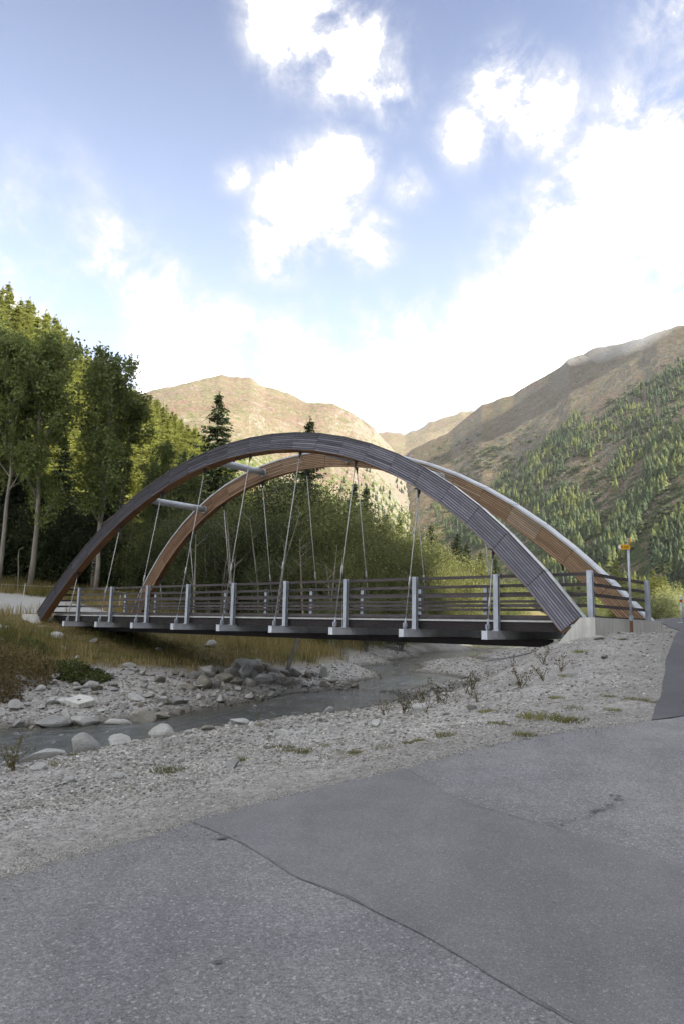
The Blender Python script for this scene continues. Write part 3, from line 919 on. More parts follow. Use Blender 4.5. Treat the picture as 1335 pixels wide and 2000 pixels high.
def build_arch(far):
    rng = random.Random(5 + far)
    core = MB()
    ss = np.linspace(JOINTS[0] + 0.02, JOINTS[-1] - 0.02, 97)
    sec = [(0.004, 0.0115), (0.996, 0.0115), (0.996, BB - 0.0115), (0.004, BB - 0.0115)]
    vs, fs = [], []
    for s in ss:
        vs += [arch_pt(s, a, b, far) for a, b in sec]
    for i in range(len(ss) - 1):
        for q in range(4):
            fs.append((i * 4 + q, i * 4 + (q + 1) % 4, i * 4 + 4 + (q + 1) % 4, i * 4 + 4 + q))
    fs += [(3, 2, 1, 0), tuple(len(vs) - 4 + q for q in range(4))]
    core.add(vs, fs)
    arch = core.obj("arch", MAT_CORE, bridge)
    arch['label'] = ("rear arch, clad in warmer brown boards" if far else "front arch, clad in weathered grey boards")
    shown = 'inner' if far else 'outer'
    matp = MAT_PLANK_BROWN if far else MAT_PLANK_GREY
    rest = MB()
    for k in range(len(JOINTS) - 1):
        hidden = far and 12 <= k <= 15          # rear boards covered by the front arch's crown
        for j in range(ROWS):
            p = plank_mesh(k, j, shown, far, rng)
            if hidden or (far and (k < 3 or k > 21) and j % 2) or (far and j == 8):
                rest.hexa(p)
                continue
            fr = frame_for(k, j, far)
            inv = fr.inverted()
            m = MB().hexa([inv @ v for v in p]).mesh("plank", matp)
            o = link("plank", m, arch)
            # rear boards bleach less near the wood; front ones carry painted-in shade plus weathering
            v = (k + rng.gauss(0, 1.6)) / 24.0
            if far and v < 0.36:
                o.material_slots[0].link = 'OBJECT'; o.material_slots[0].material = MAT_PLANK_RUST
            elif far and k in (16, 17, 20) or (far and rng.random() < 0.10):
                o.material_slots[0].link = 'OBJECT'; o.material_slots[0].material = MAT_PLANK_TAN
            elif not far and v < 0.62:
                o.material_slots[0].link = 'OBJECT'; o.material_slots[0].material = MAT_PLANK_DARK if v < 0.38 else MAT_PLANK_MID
            o.matrix_local = fr
    other = 'outer' if far else 'inner'
    for k in range(len(JOINTS) - 1):
        for j in range(ROWS):
            rest.hexa(plank_mesh(k, j, other, far, rng))
    r = rest.obj("cladding", matp, arch)
    r['kind'] = 'stuff'
    # soffit boards, one to a bay
    for k in range(len(JOINTS) - 1):
        s0, s1 = JOINTS[k] + 0.002, JOINTS[k + 1] - 0.002
        m = MB()
        p = []
        for fr_ in (1.012, 0.998):
            p += [arch_pt(s0, fr_, 0.003, far), arch_pt(s1, fr_, 0.003, far), arch_pt(s1, fr_, BB - 0.003, far), arch_pt(s0, fr_, BB - 0.003, far)]
        fr = frame_for(k, 8, far)
        inv = fr.inverted()
        m.hexa([inv @ v for v in p])
        o = m.obj("soffit_board", MAT_SOFFIT, arch)
        o.matrix_local = fr
    # sheet-metal cover along the top with a small drip edge and standing seams
    cov = MB()
    vs, fs = [], []
    sec = [(0.030, -0.008), (-0.040, -0.008), (-0.060, BB / 2), (-0.045, BB + 0.010), (0.045, BB + 0.010), (0.045, BB + 0.006), (-0.010, BB + 0.004), (-0.010, -0.004), (0.030, -0.005)]
    ss = JOINTS
    for s in [JOINTS[0] - 0.015] + JOINTS[1:-1] + [JOINTS[-1] + 0.015]:
        vs += [arch_pt(s, a, b, far) for a, b in sec]
    n = len(sec)
    for i in range(len(JOINTS) - 1):
        for q in range(n):
            fs.append((i * n + q, i * n + (q + 1) % n, i * n + n + (q + 1) % n, i * n + n + q))
    fs += [tuple(range(n - 1, -1, -1)), tuple(range(len(vs) - n, len(vs)))]
    cov.add(vs, fs)
    for q, fc in enumerate(fs[:-2]):
        if q % n in (0, 6, 7, 8):
            cov.mi[q] = 1
    for s in JOINTS[1:-1]:
        p = []
        for fr_ in (-0.052, -0.066):
            p += [arch_pt(s - 0.004, fr_, -0.006, far), arch_pt(s + 0.004, fr_, -0.006, far), arch_pt(s + 0.004, fr_, BB + 0.006, far), arch_pt(s - 0.004, fr_, BB + 0.006, far)]
        cov.hexa(p)
    cov.obj("cover_sheet", [MAT_COVER, MAT_DARKSTEEL], arch)
    # end grain and steel shoe at both feet
    for e, sg in ((JOINTS[0], -1), (JOINTS[-1], 1)):
        for f0, f1 in ((0.03, 0.42), (0.58, 0.98)):
            p = []
            for ds in (-0.01, 0.028):
                p += [arch_pt(e + sg * ds, f1, 0.008, far), arch_pt(e + sg * ds, f1, BB - 0.008, far), arch_pt(e + sg * ds, f0, BB - 0.008, far), arch_pt(e + sg * ds, f0, 0.008, far)]
            MB().hexa(p).obj("end_block", MAT_CORE_END, arch)
        p = []
        for ds in (0.0, 0.10):
            p += [arch_pt(e + sg * ds, 0.60, 0.02, far), arch_pt(e + sg * ds, 0.60, BB - 0.02, far), arch_pt(e + sg * ds, 0.40, BB - 0.02, far), arch_pt(e + sg * ds, 0.40, 0.02, far)]
        MB().hexa(p).obj("steel_shoe", MAT_GALV, arch)
    return arch
build_arch(0)
build_arch(1)

# tubular struts between the arches
for X in (1.5, 3.09, 4.91, 6.5):
    a, b = arch_pt(s_of_X(X), 0.5, BB - 0.02, 0), arch_pt(s_of_X(X), 0.5, BB - 0.02, 1)
    m = MB().tube([a, b], 0.135, 20)
    st = m.obj("strut", MAT_TUBE, bridge)
    for q in st.data.polygons:
        q.use_smooth = len(q.vertices) == 4
    for p_, d in ((a, 1), (b, -1)):
        MB().tube([p_ + Vector((0, 0.03 * d, 0)), p_ + Vector((0, 0.07 * d, 0))], 0.17, 20).obj("flange", MAT_TUBE, st)

# hangers
def hanger(X, far):
    sg = 1 if far else -1
    s = s_of_X(X)
    for _ in range(8):                                # plumb along the bridge axis
        top = arch_pt(s, 1.0, BB / 2, far)
        s += (LX(X) - top.x) / S * 0.7
    bot = Vector((LX(X), sg * (HW + 0.4738), 0.075))
    d = (top - bot).normalized()
    L = (top - bot).length
    m = MB().tube([bot + d * 0.05, top - d * 0.12], 0.0155, 10)
    h = m.obj("hanger", MAT_ROD, bridge, True)
    tb = min(0.32 * L, 1.9)
    MB().tube([bot + d * (tb - 0.13), bot + d * (tb - 0.10), bot + d * (tb + 0.10), bot + d * (tb + 0.13)], [0.02, 0.03, 0.03, 0.02], 10).obj("turnbuckle", MAT_ROD, h, True)
    f = MB()
    f.box((bot.x, bot.y, 0.075), (0.020, 0.11, 0.15))
    f.box((bot.x - 0.035, bot.y, 0.105), (0.014, 0.085, 0.12))
    f.box((bot.x + 0.035, bot.y, 0.105), (0.014, 0.085, 0.12))
    f.tube([(bot.x - 0.055, bot.y, 0.11), (bot.x + 0.055, bot.y, 0.11)], 0.02, 8)
    f.tube([bot + d * 0.06, bot + d * 0.22], [0.032, 0.024], 8)
    f.obj("clevis", MAT_GALV, h)
    u = MB()
    u.box((top.x, top.y, top.z - 0.045), (0.025, 0.12, 0.17))
    u.box((top.x, top.y, top.z + 0.005), (0.20, 0.20, 0.025))
    u.tube([top - d * 0.26, top - d * 0.08], [0.024, 0.036], 8)
    u.obj("top_fitting", MAT_DARKSTEEL, h)
for X in range(0, 9):
    hanger(X, 0)
    hanger(X, 1)

# cross beams: rolled I sections reaching out to the hangers
def i_prof(h, b, tw, tf):
    return [(-b / 2, -h), (b / 2, -h), (b / 2, -h + tf), (tw / 2, -h + tf), (tw / 2, -tf), (b / 2, -tf), (b / 2, 0), (-b / 2, 0), (-b / 2, -tf), (-tw / 2, -tf), (-tw / 2, -h + tf), (-b / 2, -h + tf)]
BL = HW + 0.65
for X in range(0, 9):
    m = MB().prism(i_prof(0.21, 0.175, 0.155, 0.016), -BL, BL, lambda u, v, y, X=X: (LX(X) + u, y, v))
    o = m.obj("cross_beam", MAT_GALV_PALE, bridge)
    for sg in (-1, 1):
        MB().box((LX(X), sg * (BL - 0.006), -0.10), (0.146, 0.010, 0.172)).obj("end_plate", MAT_GALV, o)
# longitudinal timbers, deck and edges
XA, XB = -0.9, 9.02
for y in (-1.2, -0.4, 0.4, 1.2):
    MB().box(((LX(XA) + LX(XB)) / 2, y, 0.135), (LX(XB) - LX(XA), 0.16, 0.262)).obj("stringer", MAT_BEAM, bridge)
for sg in (-1, 1):
    xb = XB if sg < 0 else 8.9
    n = 5
    for i in range(n):
        a, b = LX(XA) + (LX(xb) - LX(XA)) * i / n, LX(XA) + (LX(xb) - LX(XA)) * (i + 1) / n
        MB().box(((a + b) / 2, sg * (HW - 0.16), 0.118), (b - a - 0.006, 0.12, 0.23)).obj("edge_beam", MAT_BEAM, bridge)
        MB().box(((a + b) / 2, sg * (HW - 0.15), 0.258), (b - a - 0.004, 0.17, 0.045)).obj("deck_edge", MAT_EDGE, bridge)
nd = 150
dk = MB()
for i in range(nd):
    a = LX(XA) + (LX(XB) - LX(XA)) * i / nd
    w = (LX(XB) - LX(XA)) / nd
    m = MB().box((0, 0, 0), (w - 0.008, 2 * HW - 0.48, 0.05))
    if i == 0:
        me_deck = m.mesh("deck_board", MAT_DECK)
    link("deck_board", me_deck, bridge, (a + w / 2, 0, 0.292 + random.uniform(-.002, .002)))
for y in (-0.9, 0.9):
    MB().prism(i_prof(0.18, 0.16, 0.01, 0.014), LX(XA), LX(XB), lambda u, v, x, y=y: (x, y + u, v - 0.212)).obj("under_girder", MAT_BEAM, bridge)

# railings
RAILS = [DECK + z for z in (0.085, 0.36, 0.615, 0.86, 1.105)]
post_me = MB().prism([(-0.065, -0.06), (0.065, -0.06), (0.065, -0.05), (0.006, -0.05), (0.006, 0.05), (0.065, 0.05), (0.065, 0.06), (-0.065, 0.06), (-0.065, 0.05), (-0.006, 0.05), (-0.006, -0.05), (-0.065, -0.05)],
                     0.016, DECK + 1.155, lambda u, v, z: (u, v, z)).mesh("railing_post", MAT_GALV)
base_me = MB().box((0, 0, 0.008), (0.20, 0.18, 0.016)).mesh("base_plate", MAT_GALV)
brk = MB()
for z in RAILS:
    brk.box((0.045, 0.075, z), (0.05, 0.045, 0.085))
brk_me = brk.mesh("rail_bracket", MAT_DARKSTEEL)
def post(x, y, flip=1, z=0.0, rz=0.0):
    o = link("railing_post", post_me, bridge, (x, y, z), (0, 0, rz if flip > 0 else math.pi))
    link("base_plate", base_me, o)
    link("rail_bracket", brk_me, o)
def rail(a, b, z):
    a, b = Vector((a[0], a[1], z)), Vector((b[0], b[1], z))
    e = (b - a)
    L = e.length
    m = MB().box((0, 0, 0), (L - 0.006, 0.05, 0.075))
    o = m.obj("rail", MAT_RAIL, bridge)
    o.location = (a + b) / 2
    o.rotation_euler = (0, 0, math.atan2(e.y, e.x))
NEAR_X = list(range(0, 9)) + [8.975]
FAR_X = list(range(-1, 8))
for X in NEAR_X:
    post(LX(X), -HW, 1, 0 if X < 8.9 else 0.02)
for X in FAR_X:
    post(LX(X), HW, -1)
XE = 8.98
post(LX(XE) + 0.02, HW + 0.02, 1, 0.02, math.pi / 2)
for z in RAILS:
    ya, yb = -HW + 0.095, HW - 0.095
    xs = [LX(-0.95)] + [LX(X) for X in NEAR_X]
    for a, b in zip(xs[:-1], xs[1:]):
        rail((a, ya), (b, ya), z)
    xs = [LX(X) for X in FAR_X] + [LX(8.15)]
    for a, b in zip(xs[:-1], xs[1:]):
        rail((a, yb), (b, yb), z)
    rail((LX(XE) - 0.06, -HW + 0.1), (LX(XE) - 0.06, HW + 0.02), z)
    rail((LX(-0.98), -HW + 0.1), (LX(-0.98), -0.2), z) if False else None

# ------------------------------------------------------------------ concrete abutments (bridge axes)
t = NT("board_marked_concrete")
o_ = t.obj()
c = t.mix(t.rng(t.noise(o_, 1.3, 5, 0.6), 0.3, 0.7), srgb('b7b5ad'), srgb('c6c4bc'))
c = t.scale(c, t.rng(t.noise(o_, 3.0, 5, 0.65, 0.2, (4, 4, 0.5)), 0.25, 0.75, 0.80, 1.12))
c = t.mix(t.math('MULTIPLY', t.rng(t.noise(o_, 22, 3, 0.6), 0.68, 0.74), 0.4), c, srgb('6f6d66'))
t.bump(t.noise(o_, 30, 4, 0.6), 0.25, 0.01)
MAT_CONC = t.fin(c, 0.88, 0, 0.2)
def bpt(X, y, z):                                     # bridge-local metres -> world
    return Vector(b2w(X, (y + HW) / S, 0.319 + z / S))
def bridge_block(name, prof, y0, y1, label, cat):
    """profile in (bridge X units, height) extruded across the bridge"""
    o = link(name, None, None, tuple(bpt(prof[0][0], 0, 0)))
    tag(o, label, cat)
    base = o.location.copy()
    m = MB().prism(prof, y0, y1, lambda u, v, y: tuple(bpt(u, y, v) - base))
    m.obj("concrete_body", MAT_CONC, o)
    return o, base
ab, base = bridge_block("concrete_abutment", [(8.74, -2.2), (9.12, -2.2), (9.12, 0.35), (8.985, 0.35), (8.86, 0.015), (8.74, -0.34)], -HW - 0.72, HW + 0.02,
                        "pale concrete abutment beside the asphalt lane with a railing post on top", "abutment")
m = MB().hexa([tuple(bpt(X, y, z) - base) for z in (-2.2, 0.33) for X, y in ((9.0, HW + 0.025), (9.13, HW + 0.025), (9.10, HW + 0.30), (9.0, HW + 0.30))])
m.obj("wing_wall", MAT_CONC, ab)
ab2, base = bridge_block("concrete_abutment", [(-1.25, -2.0), (-0.55, -2.0), (-0.55, -0.215), (-0.74, -0.215), (-0.80, -0.05), (-0.985, 0.27), (-1.25, 0.27)], -HW - 0.95, -HW - 0.02,
                         "pale concrete abutment under the front arch foot on the grassy bank", "abutment")
bridge_block("concrete_abutment", [(-1.25, -2.0), (-0.45, -2.0), (-0.45, -0.44), (-0.72, -0.44), (-0.80, -0.05), (-0.985, 0.27), (-1.25, 0.27)], HW + 0.02, HW + 0.95,
             "pale concrete block under the rear arch foot across the bank", "abutment")
bridge_block("concrete_wall", [(-0.95, -2.0), (-0.62, -2.0), (-0.62, -0.22), (-0.95, -0.22)], -HW, HW, "low concrete bearing wall under the deck end", "retaining wall")
# ------------------------------------------------------------------ yellow hiking signpost
MAT_YELLOW = simple_mat("sign_yellow", srgb('d79a12'), srgb('e0a61c'), 6, 0.5, objvar=0)
MAT_WHITE = simple_mat("sign_white", srgb('d8d8d4'), srgb('e2e2de'), 6, 0.5, objvar=0)
MAT_RED = simple_mat("reflector_red", srgb('9a3a20'), srgb('b0452a'), 6, 0.5, objvar=0)
MAT_INK = simple_mat("sign_ink", srgb('2a2620'), srgb('322c22'), 6, 0.6, objvar=0)
MAT_RUST = simple_mat("rusty_socket", srgb('6b5240'), srgb('80624a'), 14, 0.9, bump=0.3, objvar=0)
sx_, sy_ = 7.02, 17.55
sz_ = gz(sx_, sy_)
sign = tag(link("signpost", None, None, (sx_, sy_, sz_)), "tall steel hiking signpost with yellow arrow board in front of the concrete abutment", "signpost")
H = 2.16
MB().tube([(0, 0, 0.30), (0, 0, H)], 0.030, 14).obj("pole", MAT_GALV, sign, True)
MB().tube([(0, 0, -0.1), (0, 0, 0.34)], 0.040, 14).obj("socket", MAT_RUST, sign)
MB().tube([(0, 0, 0.30), (0, 0, 0.42)], 0.052, 14).obj("clamp", MAT_GALV, sign)
MB().tube([(0, 0, H), (0, 0, H + 0.012)], 0.034, 14).obj("pole_cap", MAT_GALV, sign)
t = link("arrow_board", MB().prism([(0.035, -0.055), (0.035, 0.055), (-0.19, 0.055), (-0.19, -0.055)], -0.046, -0.036, lambda u, v, y: (u, y, v)).mesh("arrow_board", MAT_YELLOW), sign, (0, 0, H - 0.075), (0, 0, -0.12))
MB().prism([(-0.1905, -0.055), (-0.1905, 0.055), (-0.215, 0.055), (-0.26, 0), (-0.215, -0.055)], -0.046, -0.036, lambda u, v, y: (u, y, v)).obj("tip", MAT_WHITE, t)
ink = MB()
ink.box((-0.158, -0.0465, 0.012), (0.022, 0.002, 0.026)); ink.box((-0.154, -0.0465, 0.033), (0.012, 0.002, 0.012))
ink.box((-0.165, -0.0465, -0.012), (0.010, 0.002, 0.026)); ink.box((-0.149, -0.0465, -0.012), (0.010, 0.002, 0.026))
ink.box((-0.06, -0.0465, 0.018), (0.11, 0.002, 0.010)); ink.box((-0.07, -0.0465, -0.014), (0.09, 0.002, 0.010))
ink.obj("lettering", MAT_INK, t)
t2 = link("arrow_board", MB().prism([(0.035, -0.06), (0.035, 0.06), (-0.30, 0.06), (-0.30, -0.06)], -0.046, -0.036, lambda u, v, y: (u, y, v)).mesh("arrow_board", MAT_YELLOW), sign, (0, 0, H + 0.075), (0, 0, 1.32))
MB().prism([(-0.3005, -0.06), (-0.3005, 0.06), (-0.33, 0.06), (-0.38, 0), (-0.33, -0.06)], -0.046, -0.036, lambda u, v, y: (u, y, v)).obj("tip", MAT_WHITE, t2)
MB().tube([(0, 0, H), (0, 0, H + 0.15)], 0.016, 8).obj("bracket", MAT_GALV, sign)

# roadside marker post on the lane
mx_, my_ = 10.95, 23.3
mk = tag(link("marker_post", None, None, (mx_, my_, gz(mx_, my_))), "slim grey roadside post with a red reflector beside the asphalt lane", "marker post")
MB().tube([(0, 0, -0.1), (0, 0, 0.86)], 0.036, 12).obj("post", MAT_GALV, mk, True)
MB().tube([(0, 0, 0.68), (0, 0, 0.76)], 0.042, 12).obj("reflector", MAT_RED, mk)
MB().tube([(0, 0, 0.86), (0, 0, 0.90)], [0.042, 0.030], 12).obj("cap", MAT_WHITE, mk)
MB().tube([(0, 0, 0.0), (0, 0, 0.03)], 0.13, 14).obj("base", MAT_WHITE, mk)

# meadow edge behind the gravel path: electric fence, thin pole, red and white marker
MAT_PLASTIC = simple_mat("white_fence_plastic", srgb('c9cac6'), srgb('d5d6d2'), 6, 0.6, objvar=0)
fp = [(-21.5, 43.6), (-19.2, 44.0), (-17.2, 44.6), (-14.6, 44.9), (-12.0, 44.6)]
fence = tag(link("electric_fence", None, None, (fp[0][0], fp[0][1], gz(*fp[0]))), "white electric fence with thin posts along the meadow left of the bridge", "fence")
b0 = fence.location.copy()
tops = []
for x, y in fp:
    z = gz(x, y)
    MB().tube([(x - b0.x, y - b0.y, z - b0.z - 0.1), (x - b0.x + 0.05, y - b0.y, z - b0.z + 0.85)], 0.018, 6).obj("fence_post", MAT_PLASTIC, fence)
    tops.append((x - b0.x + 0.04, y - b0.y, z - b0.z + 0.72))
MB().tube(tops, 0.006, 4).obj("fence_wire", MAT_PLASTIC, fence)
x, y = -12.9, 39.6
pl = tag(link("marker_pole", None, None, (x, y, gz(x, y))), "short red and white marker pole beside the gravel path", "marker pole")
MB().tube([(0, 0, -.1), (0, 0, 0.42)], 0.022, 8).obj("pole", MAT_WHITE, pl)
MB().tube([(0, 0, 0.18), (0, 0, 0.28)], 0.025, 8).obj("band", MAT_RED, pl)
MB().tube([(0, 0, 0.42), (0, 0, 0.52)], 0.026, 8).obj("tip", MAT_RED, pl)
x, y = -12.9, 42.6
pl = tag(link("thin_pole", None, None, (x, y, gz(x, y))), "thin pale pole with a short top arm standing behind the path", "pole")
MB().tube([(0, 0, -.1), (0, 0, 0.85)], 0.02, 8).obj("shaft", MAT_PLASTIC, pl)
MB().tube([(0, 0, 0.82), (0.11, 0, 0.84)], 0.015, 6).obj("arm", MAT_PLASTIC, pl)

# ------------------------------------------------------------------ rocks
def rock_mesh(seed, cuts=9, sub=2, name="boulder", rough=0.10):
    """angular boulder: a sphere planed off by random facets, slightly roughened"""
    rng = np.random.RandomState(seed)
    import bmesh
    bm = bmesh.new()
    bmesh.ops.create_icosphere(bm, subdivisions=sub + 1, radius=1.0)
    v = np.array([p.co for p in bm.verts])
    for _ in range(cuts):
        n = rng.normal(size=3); n /= np.linalg.norm(n)
        d = rng.uniform(0.45, 0.85)
        k = v @ n
        v = v - np.where(k > d, (k - d) * 0.92, 0)[:, None] * n
    v = v * (1 + rough * (fbm(v[:, 0] * 2 + seed, v[:, 1] * 2 + v[:, 2] * 1.7, 4, seed) - 0.5)[:, None] * 2)
    for p, q in zip(bm.verts, v):
        p.co = q
    me = bpy.data.meshes.new(name)
    bm.to_mesh(me); bm.free()
    return me
def rock_mat(name, a, b, lich):
    t = NT(name)
    o = t.obj()
    c = t.mix(t.rng(t.noise(o, 1.6, 6, 0.65, 0.4), 0.32, 0.68), a, b)
    c = t.scale(c, t.rng(t.noise(o, 9, 5, 0.7), 0.2, 0.8, 0.70, 1.25))
    c = t.mix(t.math('MULTIPLY', t.rng(t.noise(o, 4.2, 5, 0.7), 0.62, 0.72), 0.6), c, lich)
    c = t.scale(c, t.rng(t.rnd(), 0, 1, 0.70, 1.22, False))
    t.bump(t.noise(o, 7, 6, 0.7), 0.7, 0.05)
    return t.fin(c, 0.88, 0, 0.2)
MAT_ROCK = rock_mat("grey_gneiss", srgb('93918b'), srgb('aba9a2'), srgb('6d6a60'))
MAT_ROCK_W = rock_mat("pale_gneiss", srgb('a4a39e'), srgb('b6b5af'), srgb('86837a'))
MAT_ROCK_D = rock_mat("brown_gneiss", srgb('888377'), srgb('9c968a'), srgb('575348'))
RK = []
for i in range(10):
    me = rock_mesh(100 + i, 8 + i % 4, 2)
    me.materials.append(MAT_ROCK)
    RK.append(me)
_matrocks = {}
def rock(i, x, y, sx, sy, sz, rz, mat=None, sink=0.3, tilt=(0, 0), name="boulder"):
    me = RK[i % len(RK)]
    if mat is not None:
        key = (i % len(RK), mat.name)
        if key not in _matrocks:
            m2 = me.copy(); m2.materials.clear(); m2.materials.append(mat); _matrocks[key] = m2
        me = _matrocks[key]
    o = link(name, me, None, (x, y, max(gz(x, y), WL(y) - 0.35) + sz * (1 - 2 * sink)), (tilt[0], tilt[1], rz), (sx, sy, sz))
    return o
NEARR = [(-4.80, 12.25, .50, .24, .15, .35, "long flat pale boulder lowest along the near water's edge", 0.25),
         (-4.32, 12.95, .40, .30, .27, .1, "largest pale domed boulder on the near water's edge", 0.25),
         (-3.90, 13.45, .30, .20, .17, .5, "low speckled boulder right of the largest domed boulder at the water", 0.25),
         (-3.40, 14.25, .36, .26, .25, -.2, "grey rounded boulder at the bend of the near water's edge", 0.25),
         (-2.05, 15.80, .34, .22, .13, .2, "flat white boulder with a green tuft beside it at the near water's edge", 0.2),
         (-2.60, 15.00, .18, .13, .10, .4, "small tan stone between two boulders on the near water's edge", 0.2)]
for i, (x, y, a, b, c, r, lab, sk) in enumerate(NEARR):
    o = rock(i, x, y, a * .85, b * .85, c * .82, r, MAT_ROCK_D if 'tan' in lab else (MAT_ROCK if 'grey' in lab else MAT_ROCK_W), sk)
    tag(o, lab, "boulder", "boulders along the near water's edge")
FARR = [(-7.07, 18.3, .52, .30, .20, 0.1, MAT_ROCK_W, "broad pale slab leftmost at the far waterline"),
        (-6.38, 18.6, .38, .24, .19, -.2, MAT_ROCK, "pale wedge rock second from left at the far waterline"),
        (-5.60, 18.98, .42, .22, .17, .1, MAT_ROCK_W, "pale block third from left at the far waterline"),
        (-5.10, 19.55, .38, .30, .27, .5, MAT_ROCK_D, "dark square block rightmost at the far waterline"),
        (-4.75, 20.1, .26, .20, .13, .3, MAT_ROCK_D, "small dark stone beside the dark square block at the waterline"),
        (-2.62, 23.3, .12, .10, .12, .3, MAT_ROCK_W, "small pale stone standing in the stream"),
        (-2.95, 23.0, .34, .16, .10, .2, MAT_ROCK_D, "flat dark stone barely above the stream"),
        (-0.25, 19.3, .20, .16, .14, .2, MAT_ROCK_W, "white cobble on the near shore by the riffle"),
        (1.5, 13.6, .26, .18, .10, .2, MAT_ROCK_W, "pale flat cobble among the brown weeds")]
for i, (x, y, a, b, c, r, m, lab) in enumerate(FARR):
    tag(rock(i + 3, x, y, a, b, c, r, m, 0.25), lab, "rock", "single rocks by the stream")
slab = tag(link("concrete_fragment", None, None, (-7.04, 20.3, gz(-7.04, 20.3) + 0.12), (0.22, 0.10, -0.55)), "pale concrete slab fragment with a drilled hole on the far gravel bank", "concrete slab")
MB().prism([(-.36, -.26), (.30, -.30), (.40, .16), (.05, .30), (-.34, .24)], -0.07, 0.07, lambda u, v, z: (u, v, z)).obj("slab", MAT_CONC, slab)
MB().tube([(0.02, -0.06, 0.066), (0.02, -0.06, 0.076)], 0.055, 12).obj("hole", MAT_INK, slab)  # dark disc on the surface stands in for the shade inside a hole
PILE = [(-4.7, 25.52, .36, .62, .30, .75, MAT_ROCK_D), (-4.75, 27.05, .52, .42, .36, .2, MAT_ROCK), (-4.08, 26.61, .50, .36, .30, -.3, MAT_ROCK_D), (-4.22, 25.62, .20, .18, .22, .1, MAT_ROCK_W),
        (-3.57, 27.62, .42, .36, .48, .4, MAT_ROCK_W), (-3.7, 29.0, .58, .44, .44, .1, MAT_ROCK), (-3.35, 29.5, .34, .28, .36, .6, MAT_ROCK_W), (-3.2, 27.79, .26, .22, .26, .3, MAT_ROCK_W),
        (-2.8, 27.68, .46, .34, .28, .2, MAT_ROCK_W), (-3.22, 28.78, .44, .34, .26, .7, MAT_ROCK_D), (-2.58, 29.2, .44, .34, .28, .2, MAT_ROCK), (-3.17, 26.79, .30, .22, .24, .5, MAT_ROCK),
        (-1.72, 29.86, .34, .30, .34, .2, MAT_ROCK_W), (-0.67, 31.0, .28, .24, .40, .2, MAT_ROCK_W), (-3.69, 26.5, .34, .28, .24, .9, MAT_ROCK_D), (-2.21, 28.67, .36, .30, .24, .4, MAT_ROCK_D),
        (-3.94, 27.56, .40, .32, .36, .3, MAT_ROCK), (-4.42, 27.55, .30, .26, .26, .6, MAT_ROCK_D), (-2.96, 29.7, .30, .24, .26, .1, MAT_ROCK), (-5.07, 24.75, .34, .26, .16, .1, MAT_ROCK_D),
        (-1.27, 29.99, .26, .22, .22, .8, MAT_ROCK_D), (-2.13, 29.3, .34, .28, .26, .5, MAT_ROCK), (-2.23, 27.83, .20, .16, .14, .3, MAT_ROCK), (-5.25, 26.6, .40, .30, .18, .3, MAT_ROCK), (-6.06, 34.2, .42, .30, .26, .2, MAT_ROCK),
        (-3.9, 28.3, .36, .30, .34, 1.2, MAT_ROCK_D), (-2.5, 28.5, .30, .26, .22, .2, MAT_ROCK_W), (-3.4, 28.2, .28, .24, .28, .9, MAT_ROCK), (-2.0, 28.1, .26, .2, .16, .4, MAT_ROCK)]
PL = {0: "long dark leaning slab at the left end of the boulder pile", 4: "pale pointed boulder in the middle of the pile", 5: "large grey boulder on top of the pile under the grass",
      12: "round white boulder right of the pile below the dry grass", 13: "upright white boulder standing alone right of the pile", 24: "single grey boulder high in the grass behind the pile"}
for i, (x, y, a, b, c, r, m) in enumerate(PILE):
    tag(rock(i * 3 + 1, x, y, a * .85, b * .85, c * .85, r, m, 0.24, (0.15 * math.sin(i * 2.1), 0.25 * math.cos(i * 1.7))), PL.get(i, "rough boulder in the pile of mixed rocks below the dry grass"), "boulder", "pile of boulders on the far bank")

# loose stones large enough to tell apart
rng = np.random.RandomState(21)
def shore(x, y):
    return poly_sd(x, y, ROAD_POLY) < -0.15 and poly_sd(x, y, BR_POLY) < -0.2
def scatter(n, xr, yr, test, smin, smax, mats, lab, grp):
    k = 0
    while k < n:
        x, y = rng.uniform(*xr), rng.uniform(*yr)
        if not test(x, y):
            continue
        s = smin + (smax - smin) * rng.rand() ** 2.2
        o = rock(rng.randint(10), x, y, s * rng.uniform(.9, 1.5), s * rng.uniform(.7, 1.1), s * rng.uniform(.45, .8), rng.uniform(0, 6.3), mats[rng.randint(len(mats))], 0.2,
                 (rng.uniform(-.3, .3), rng.uniform(-.3, .3)), "stone")
        tag(o, lab, "stone", grp)
        k += 1
def _far(x, y):
    h = gz(x, y); w = WL(y)
    return w - 0.03 < h < w + 0.75 and (-x * 0.8 + (y - 27) * 0.42) > -0.5 + 0 and in_poly(np.array([x]), np.array([y]), [(-11, 15), (-7, 16.5), (-3.5, 22), (1, 29), (2, 34), (-2, 31), (-5, 27.5), (-9.5, 24.5)])[0]
scatter(150, (-11, 2), (15, 35), _far, 0.08, 0.24, [MAT_ROCK_W, MAT_ROCK_W, MAT_ROCK, MAT_ROCK_D], "pale angular stone lying loose on the far gravel bank", "loose stones on the far gravel bank")
def _near(x, y):
    h = gz(x, y)
    return h > WL(y) - 0.03 and shore(x, y) and in_poly(np.array([x]), np.array([y]), [(-6.2, 13.5), (-5, 9.5), (-1, 8.2), (4, 11), (6.5, 16.5), (5, 20), (4.5, 28), (2, 26), (-3, 18.5)])[0]
scatter(80, (-6, 7), (8, 28), _near, 0.045, 0.13, [MAT_ROCK_W, MAT_ROCK_W, MAT_ROCK], "pale stone lying loose on the near gravel bank", "loose stones on the near gravel bank")
scatter(18, (-16, -7), (20, 33), lambda x, y: gz(x, y) > WL(y) + .5 and y - 0.9 * (x + 16) < 31, 0.12, 0.3, [MAT_ROCK, MAT_ROCK_W], "grey stone half buried in the dry grass of the far bank", "stones in the bank grass")

